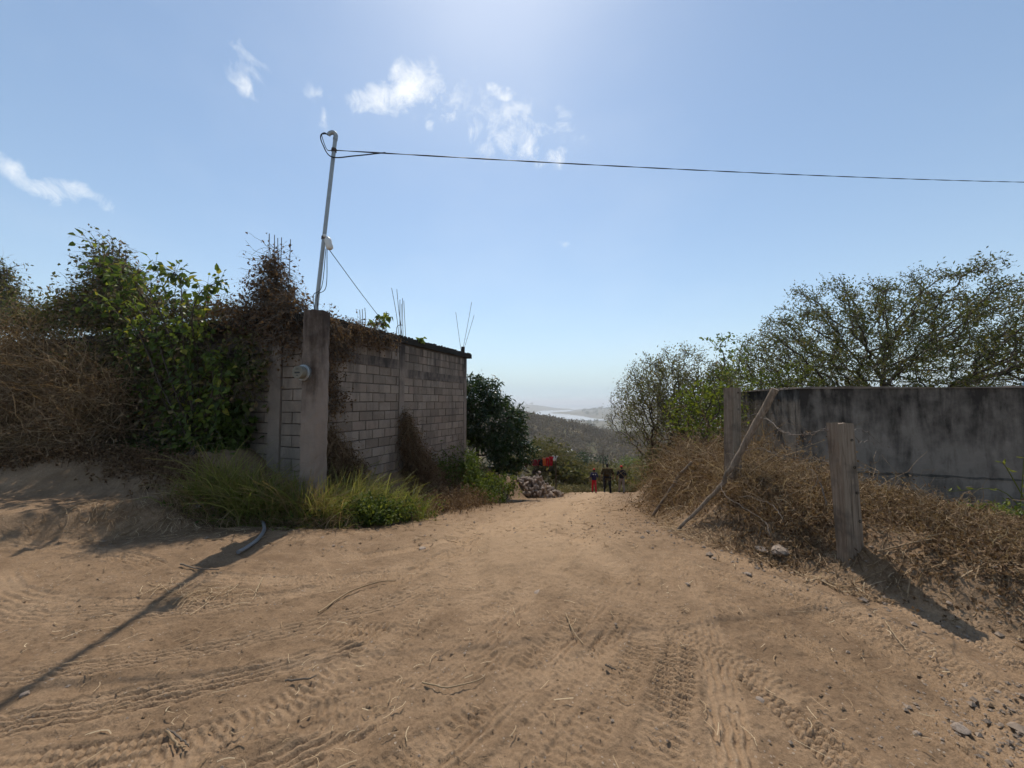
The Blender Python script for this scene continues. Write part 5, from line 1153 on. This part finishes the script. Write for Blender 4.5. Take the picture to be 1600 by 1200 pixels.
stick([(660, 1074), (700, 1081), (745, 1070), (758, 1060)], .005, 'thin pale curved twig in the wheel tracks', .8); stick([(445, 1070), (480, 1068), (495, 1062)], .006, 'dark twig in the dirt left of the tracks', .3)
stick([(1383, 975), (1400, 1000), (1418, 1022)], .004, 'thin straw stalk left of the post shadow', .8)
stick([(1365, 868), (1430, 852), (1470, 845)], .008, 'pale branch lying in the brush right of the near post', .8)

# hose
hpts = [(376, 778), (392, 796), (407, 812), (413, 828), (404, 846), (386, 860), (372, 868)]
P_ = np.array([gp(*q) for q in hpts]); P_[:, 2] = [gz(a, b) + .035 for a, b in P_[:, :2]]; P_[0, 2] += .16; P_[1, 2] += .10; P_[2, 2] += .04; P_[:3, 1] -= np.array([.22, .16, .06])
g = G(); P_ = smooth_path(P_, 48); tube(g, P_, .021, 10); tag(g.obj('hose', 'hose', smooth=True), 'length of grey plastic hose curving out of the grass onto the dirt', 'hose')
# plastic bag
pbg = gp(756, 783); g = G(); u, v = np.meshgrid(np.linspace(-1, 1, 16), np.linspace(-1, 1, 10)); hgt = np.abs(fbm(u + 5, v + 3, 2.2, 4, 91)) * .26 * (1 - (u * u + v * v) * .35) + .012
xx_, yy_ = pbg[0] + u * .17 * (1 + .3 * np.sin(v * 3)), pbg[1] + v * .14
V = np.stack([xx_, yy_, ground(xx_, yy_) + np.maximum(hgt, .012)], -1).reshape(-1, 3); ii = np.arange(160).reshape(10, 16)
g.add(V, np.stack([ii[:-1, :-1], ii[:-1, 1:], ii[1:, 1:], ii[1:, :-1]], -1).reshape(-1, 4)); o = tag(g.obj('plastic_bag', 'plastic'), 'crumpled white plastic bag lying at the left edge of the lane', 'bag'); md = o.modifiers.new('thick', 'SOLIDIFY'); md.thickness = .004

# ------------------------------------------------------------------ washing line with clothes
la, lb = at(806, 723, 21.5), at(868, 712, 20.5); lc = at(942, 704, 27)
for (a, b, lab) in ((la, lb, 'washing line sagging behind the rubble heap'), (lb + np.array([0, .05, -.05]), lc, 'rope running right from the washing line over the walkers')):
    g = G(); m_ = (a + b) / 2 - np.array([0, 0, .08]); tube(g, smooth_path([a, m_, b], 20), .008, 5); tag(g.obj('washing_line', 'wire'), lab, 'rope')
for (p, lab) in ((la, 'thin pole holding the left end of the washing line'), (lb, 'thin pole holding the right end of the washing line'), (lc, 'thin pole holding the far end of the rope')):
    g = G(); tube(g, [(p[0], p[1], gz(p[0], p[1]) - .2), (p[0] + .02, p[1], (gz(p[0], p[1]) + p[2]) / 2), (p[0], p[1], p[2] + .06)], [.035, .032, .026], 7); tag(g.obj('line_pole', 'bark'), lab, 'pole')
def garment(t, w_, h_, mat, kind, label):
    h_ *= .8; w_ *= .85
    c = la + (lb - la) * t; c[2] -= .08 * 4 * t * (1 - t) * .5; d = unit((lb - la) * np.array([1, 1, 0])); nn = np.array([-d[1], d[0], 0])
    nu, nv = 13, 11; u, v = np.meshgrid(np.linspace(-.5, .5, nu), np.linspace(0, 1, nv)); wv = np.ones_like(v)
    if kind == 'shirt': wv = np.where(v < .3, 1.45 - v * .6, .92)
    if kind == 'trousers': wv = 1 - .25 * v
    uu = u * w_ * wv; fold = .035 * np.sin(u * 17 + t * 9) * (.3 + v) + .02 * np.sin(v * 6 + t * 20)
    V = c + uu[..., None] * d + fold[..., None] * nn + (-v * h_ * (1 + .06 * np.sin(u * 8 + t * 30)))[..., None] * np.array([0, 0, 1.]); V = V.reshape(-1, 3); ii = np.arange(nu * nv).reshape(nv, nu)
    F = np.stack([ii[:-1, :-1], ii[:-1, 1:], ii[1:, 1:], ii[1:, :-1]], -1).reshape(nv - 1, nu - 1, 4)
    if kind == 'trousers': F = np.concatenate([F[:4].reshape(-1, 4), F[4:, :nu // 2 - 1].reshape(-1, 4), F[4:, nu // 2 + 1:].reshape(-1, 4)])
    g = G(); g.add(V, F.reshape(-1, 4)); o = g.obj('hung_' + kind, mat, smooth=True); md = o.modifiers.new('thick', 'SOLIDIFY'); md.thickness = .008; return tag(o, label, kind)
for (t, w_, h_, mt_, kd, lab) in ((.06, .42, .6, 'black', 'shirt', 'dark shirt hung at the left end of the washing line'), (.17, .3, .5, 'white', 'towel', 'white towel hung beside the dark shirt'), (.28, .26, .35, 'darkred', 'towel', 'maroon cloth hung left of centre on the washing line'),
                             (.37, .24, .32, 'black', 'towel', 'small black cloth hung between two maroon ones'), (.46, .26, .36, 'darkred', 'towel', 'maroon cloth hung at the middle of the washing line'), (.55, .28, .4, 'darkred', 'shirt', 'small maroon shirt hung right of centre'),
                             (.64, .26, .45, 'black', 'shirt', 'small black shirt hung left of the bright red clothes'), (.73, .2, .5, 'orange', 'shirt', 'orange-red shirt hung on the washing line'), (.81, .24, .55, 'red', 'trousers', 'bright red trousers hung on the washing line'), (.9, .22, .58, 'red', 'shirt', 'bright red shirt hung beside the white one'), (.985, .26, .34, 'white', 'shirt', 'white shirt at the right end of the washing line')):
    garment(t, w_, h_, mt_, kd, lab)

# ------------------------------------------------------------------ three people walking away
def capsule(g, a, b, ra, rb, sx=1.0, sides=12):
    a, b = np.array(a, float), np.array(b, float); d = unit(b - a); pts = []; rad = []
    for t in (-1, -.8, -.5, 0): pts.append(a + d * ra * t); rad.append(ra * math.sqrt(max(.02, 1 - t * t)))
    for t in (.25, .5, .75): pts.append(a + (b - a) * t); rad.append(ra + (rb - ra) * t)
    for t in (0, .5, .8, 1): pts.append(b + d * rb * t); rad.append(rb * math.sqrt(max(.02, 1 - t * t)))
    tube(g, pts, rad, sides)
def ball(g, c, r_): 
    c = np.array(c, float); r_ = np.array(r_, float); n = 9; th = np.arange(14) * 2 * math.pi / 14; V = []
    for i in range(n + 1):
        p = math.pi * min(max(i / n, .02), .98); V += [c + r_ * np.array([math.sin(p) * math.cos(t), math.sin(p) * math.sin(t), math.cos(p)]) for t in th]
    F = [(i * 14 + q, (i + 1) * 14 + q, (i + 1) * 14 + (q + 1) % 14, i * 14 + (q + 1) % 14) for i in range(n) for q in range(14)]
    g.add(V, F); g.add(V[:14], [tuple(range(14))]); g.add(V[-14:], [tuple(range(13, -1, -1))])
def fuse(g, name, mat, parent, voxel, it=3):
    o = g.obj(name, mat); md = o.modifiers.new('r', 'REMESH'); md.mode = 'VOXEL'; md.voxel_size = voxel; s = o.modifiers.new('s', 'SMOOTH'); s.iterations = it; s.factor = .5
    dg = bpy.context.evaluated_depsgraph_get(); me = bpy.data.meshes.new_from_object(o.evaluated_get(dg)); o.modifiers.clear(); old = o.data; o.data = me; bpy.data.meshes.remove(old)
    me.name = name; me.polygons.foreach_set('use_smooth', np.ones(len(me.polygons), bool)); o.parent = parent; return o
def person(px, py, Y, H, girth, label, shirt, trou, head, stride=.12, elbow=(0, 0), marks=None, shirt_long=.0):
    x = (px - 800) / 600 * Y; root = empty('person', (x, Y, gz(x, Y)), label, 'person'); root.rotation_euler = (0, 0, RNG.uniform(-.12, .08)); s = H / 1.75; gi = girth
    S = lambda *p: tuple(np.array(p) * s)
    hipz, kn, an, shz = .92, .50, .08, 1.43
    legs = []
    for sd_, ph in ((-1, 1), (1, -1)):
        hip = np.array([sd_ * .095 * gi, 0, hipz - .03]); foot = np.array([sd_ * .105 * gi, ph * stride, an + (.03 if ph < 0 else 0)]); knee = (hip + foot) / 2 + np.array([0, .05, .0]); legs.append((hip, knee, foot))
    arms = []
    for sd_, el, ph in ((-1, elbow[0], -1), (1, elbow[1], 1)):
        sh_ = np.array([sd_ * .185 * gi, 0, shz - .03]); eb = sh_ + np.array([sd_ * (.07 + .05 * gi * .6), .02 * ph - .03, -.28]); hd = eb + (np.array([sd_ * .03, .06 * ph + .05, -.25]) if not el else np.array([sd_ * .02, .2, -.12])); arms.append((sh_, eb, hd))
    g = G()
    for hip, knee, foot in legs: capsule(g, S(*hip), S(*knee), .075 * gi * s, .052 * s, 1); capsule(g, S(*knee), S(*foot), .052 * s, .034 * s); capsule(g, S(*foot), S(foot[0], foot[1] + .12, .045), .035 * s, .03 * s)
    ball(g, S(0, 0, .97), S(.15 * gi, .11 * gi, .13)); ball(g, S(0, .01, 1.15), S(.14 * gi, .105 * gi, .18)); ball(g, S(0, 0, 1.33), S(.165 * gi, .105 * gi, .14)); capsule(g, S(-.12 * gi, 0, 1.42), S(.12 * gi, 0, 1.42), .06 * s, .06 * s)
    capsule(g, S(0, 0, 1.42), S(0, .02, 1.54), .055 * s, .052 * s); ball(g, S(0, .03, 1.635), S(.075, .092, .115)); ball(g, S(0, .125, 1.625), S(.013, .02, .022)); ball(g, S(0, .11, 1.575), S(.03, .016, .012))
    for sd_ in (-1, 1): ball(g, S(sd_ * .077, .02, 1.63), S(.012, .02, .032)); ball(g, S(sd_ * .03, .112, 1.65), S(.014, .01, .01))
    for ai, (sh_, eb, hd) in enumerate(arms):
        capsule(g, S(*sh_), S(*eb), .052 * gi ** .5 * s, .04 * s); capsule(g, S(*eb), S(*hd), .04 * s, .027 * s); d = unit(hd - eb); sd_ = -1 if ai == 0 else 1
        palm = hd + d * .055; capsule(g, S(*hd), S(*palm), .026 * s, .032 * s)
        for f in range(4):
            fb = palm + np.array([0, (f - 1.5) * .019, 0]) + d * .02; l_ = (.05, .06, .056, .042)[f]; m_ = fb + d * l_ * .6; capsule(g, S(*fb), S(*m_), .0095 * s, .009 * s, 1, 6); capsule(g, S(*m_), S(*(m_ + d * l_ * .5 + np.array([-sd_ * .014, 0, 0]))), .009 * s, .0075 * s, 1, 6)
        tb_ = hd + d * .02 + np.array([0, .02, 0]); capsule(g, S(*tb_), S(*(tb_ + d * .04 + np.array([-sd_ * .01, .03, 0]))), .011 * s, .009 * s, 1, 6)
    fuse(g, 'body', 'skin', root, .0135 * s, 1)
    g = G(); ball(g, S(0, 0, .96), S(.165 * gi, .125 * gi, .13))
    for hip, knee, foot in legs: capsule(g, S(*hip), S(*knee), .094 * gi * s, .076 * s); capsule(g, S(*knee), S(foot[0], foot[1], foot[2] + .05), .074 * s, .062 * s)
    fuse(g, 'trousers', trou, root, .014 * s)
    g = G(); zb = .93 - shirt_long; ball(g, S(0, .0, 1.12), S(.178 * gi, .14 * gi, .2)); ball(g, S(0, 0, 1.32), S(.19 * gi, .125 * gi, .16)); capsule(g, S(-.13 * gi, 0, 1.415), S(.13 * gi, 0, 1.415), .073 * s, .073 * s); ball(g, S(0, 0, zb + .06), S(.176 * gi, .142 * gi, .1))
    for sh_, eb, hd in arms: m_ = sh_ + (eb - sh_) * .8; capsule(g, S(*sh_), S(*m_), .072 * gi ** .5 * s, .066 * gi ** .5 * s)
    sh_o = fuse(g, 'shirt', shirt, root, .014 * s)
    for hip, knee, foot in legs:
        g = G(); capsule(g, S(foot[0], foot[1] - .03, .05 + foot[2] - an), S(foot[0], foot[1] + .15, .045 + (foot[2] - an) * .3), .046 * s, .042 * s); fuse(g, 'shoe', 'black', root, .012 * s, 1)
    g = G()
    if head == 'hair': ball(g, S(0, .012, 1.665), S(.083, .098, .10)); ball(g, S(0, -.02, 1.62), S(.078, .072, .09)); fuse(g, 'hair', 'hair', root, .012 * s, 2)
    else:
        g2 = G(); ball(g2, S(0, -.015, 1.63), S(.08, .082, .095)); fuse(g2, 'hair', 'hair', root, .012 * s, 2)
        ball(g, S(0, .02, 1.69), S(.09, .105, .075)); ball(g, S(0, .13, 1.675), S(.072, .075, .014)); fuse(g, 'cap', head, root, .012 * s, 2)
    if marks:
        for (u, zz, w_, h_) in marks:
            g = G(); g.add(*box_vf(tuple(np.array([u - w_, -.150 * gi, zz - h_]) * s), tuple(np.array([u + w_, -.118 * gi, zz + h_]) * s))); o = g.obj('shirt_print', 'white'); o.parent = root
    return root
person(927, 766, 23.0, 1.44, .92, 'person in navy shirt and red trousers with a red cap, walking away, leftmost of three', 'navy', 'red', 'redcap', .19, marks=((-.075, 1.36, .03, .03), (.08, 1.36, .03, .03)))
person(947.5, 768, 23.2, 1.76, 1.28, 'big bare-headed person in dark olive shirt and dark trousers, walking away between the other two', 'olive', 'black', 'hair', .2, shirt_long=.12)
person(969.5, 769, 23.0, 1.62, .98, 'person in black shirt, grey trousers and red cap, walking away on the right', 'black', 'grey', 'redcap', .19, elbow=(0, 1))

# ------------------------------------------------------------------ the hazy air
g = G(); g.add(*box_vf((-18500, -60, -112), (18500, 17500, 45))); hz = g.obj('haze', 'soil'); hz.data.materials.clear()
m = bpy.data.materials.new('haze_air'); m.use_nodes = True; k = NT(m.node_tree); k.n.clear(); out = k.node('ShaderNodeOutputMaterial')
pv = k.node('ShaderNodeVolumePrincipled'); pv.inputs['Color'].default_value = (.93, .96, 1.0, 1); pv.inputs['Density'].default_value = .00024; pv.inputs['Anisotropy'].default_value = .25
k.l.new(pv.outputs[0], out.inputs['Volume']); hz.data.materials.append(m); tag(hz, 'pale haze in the air over the valley', 'haze', kind='stuff')
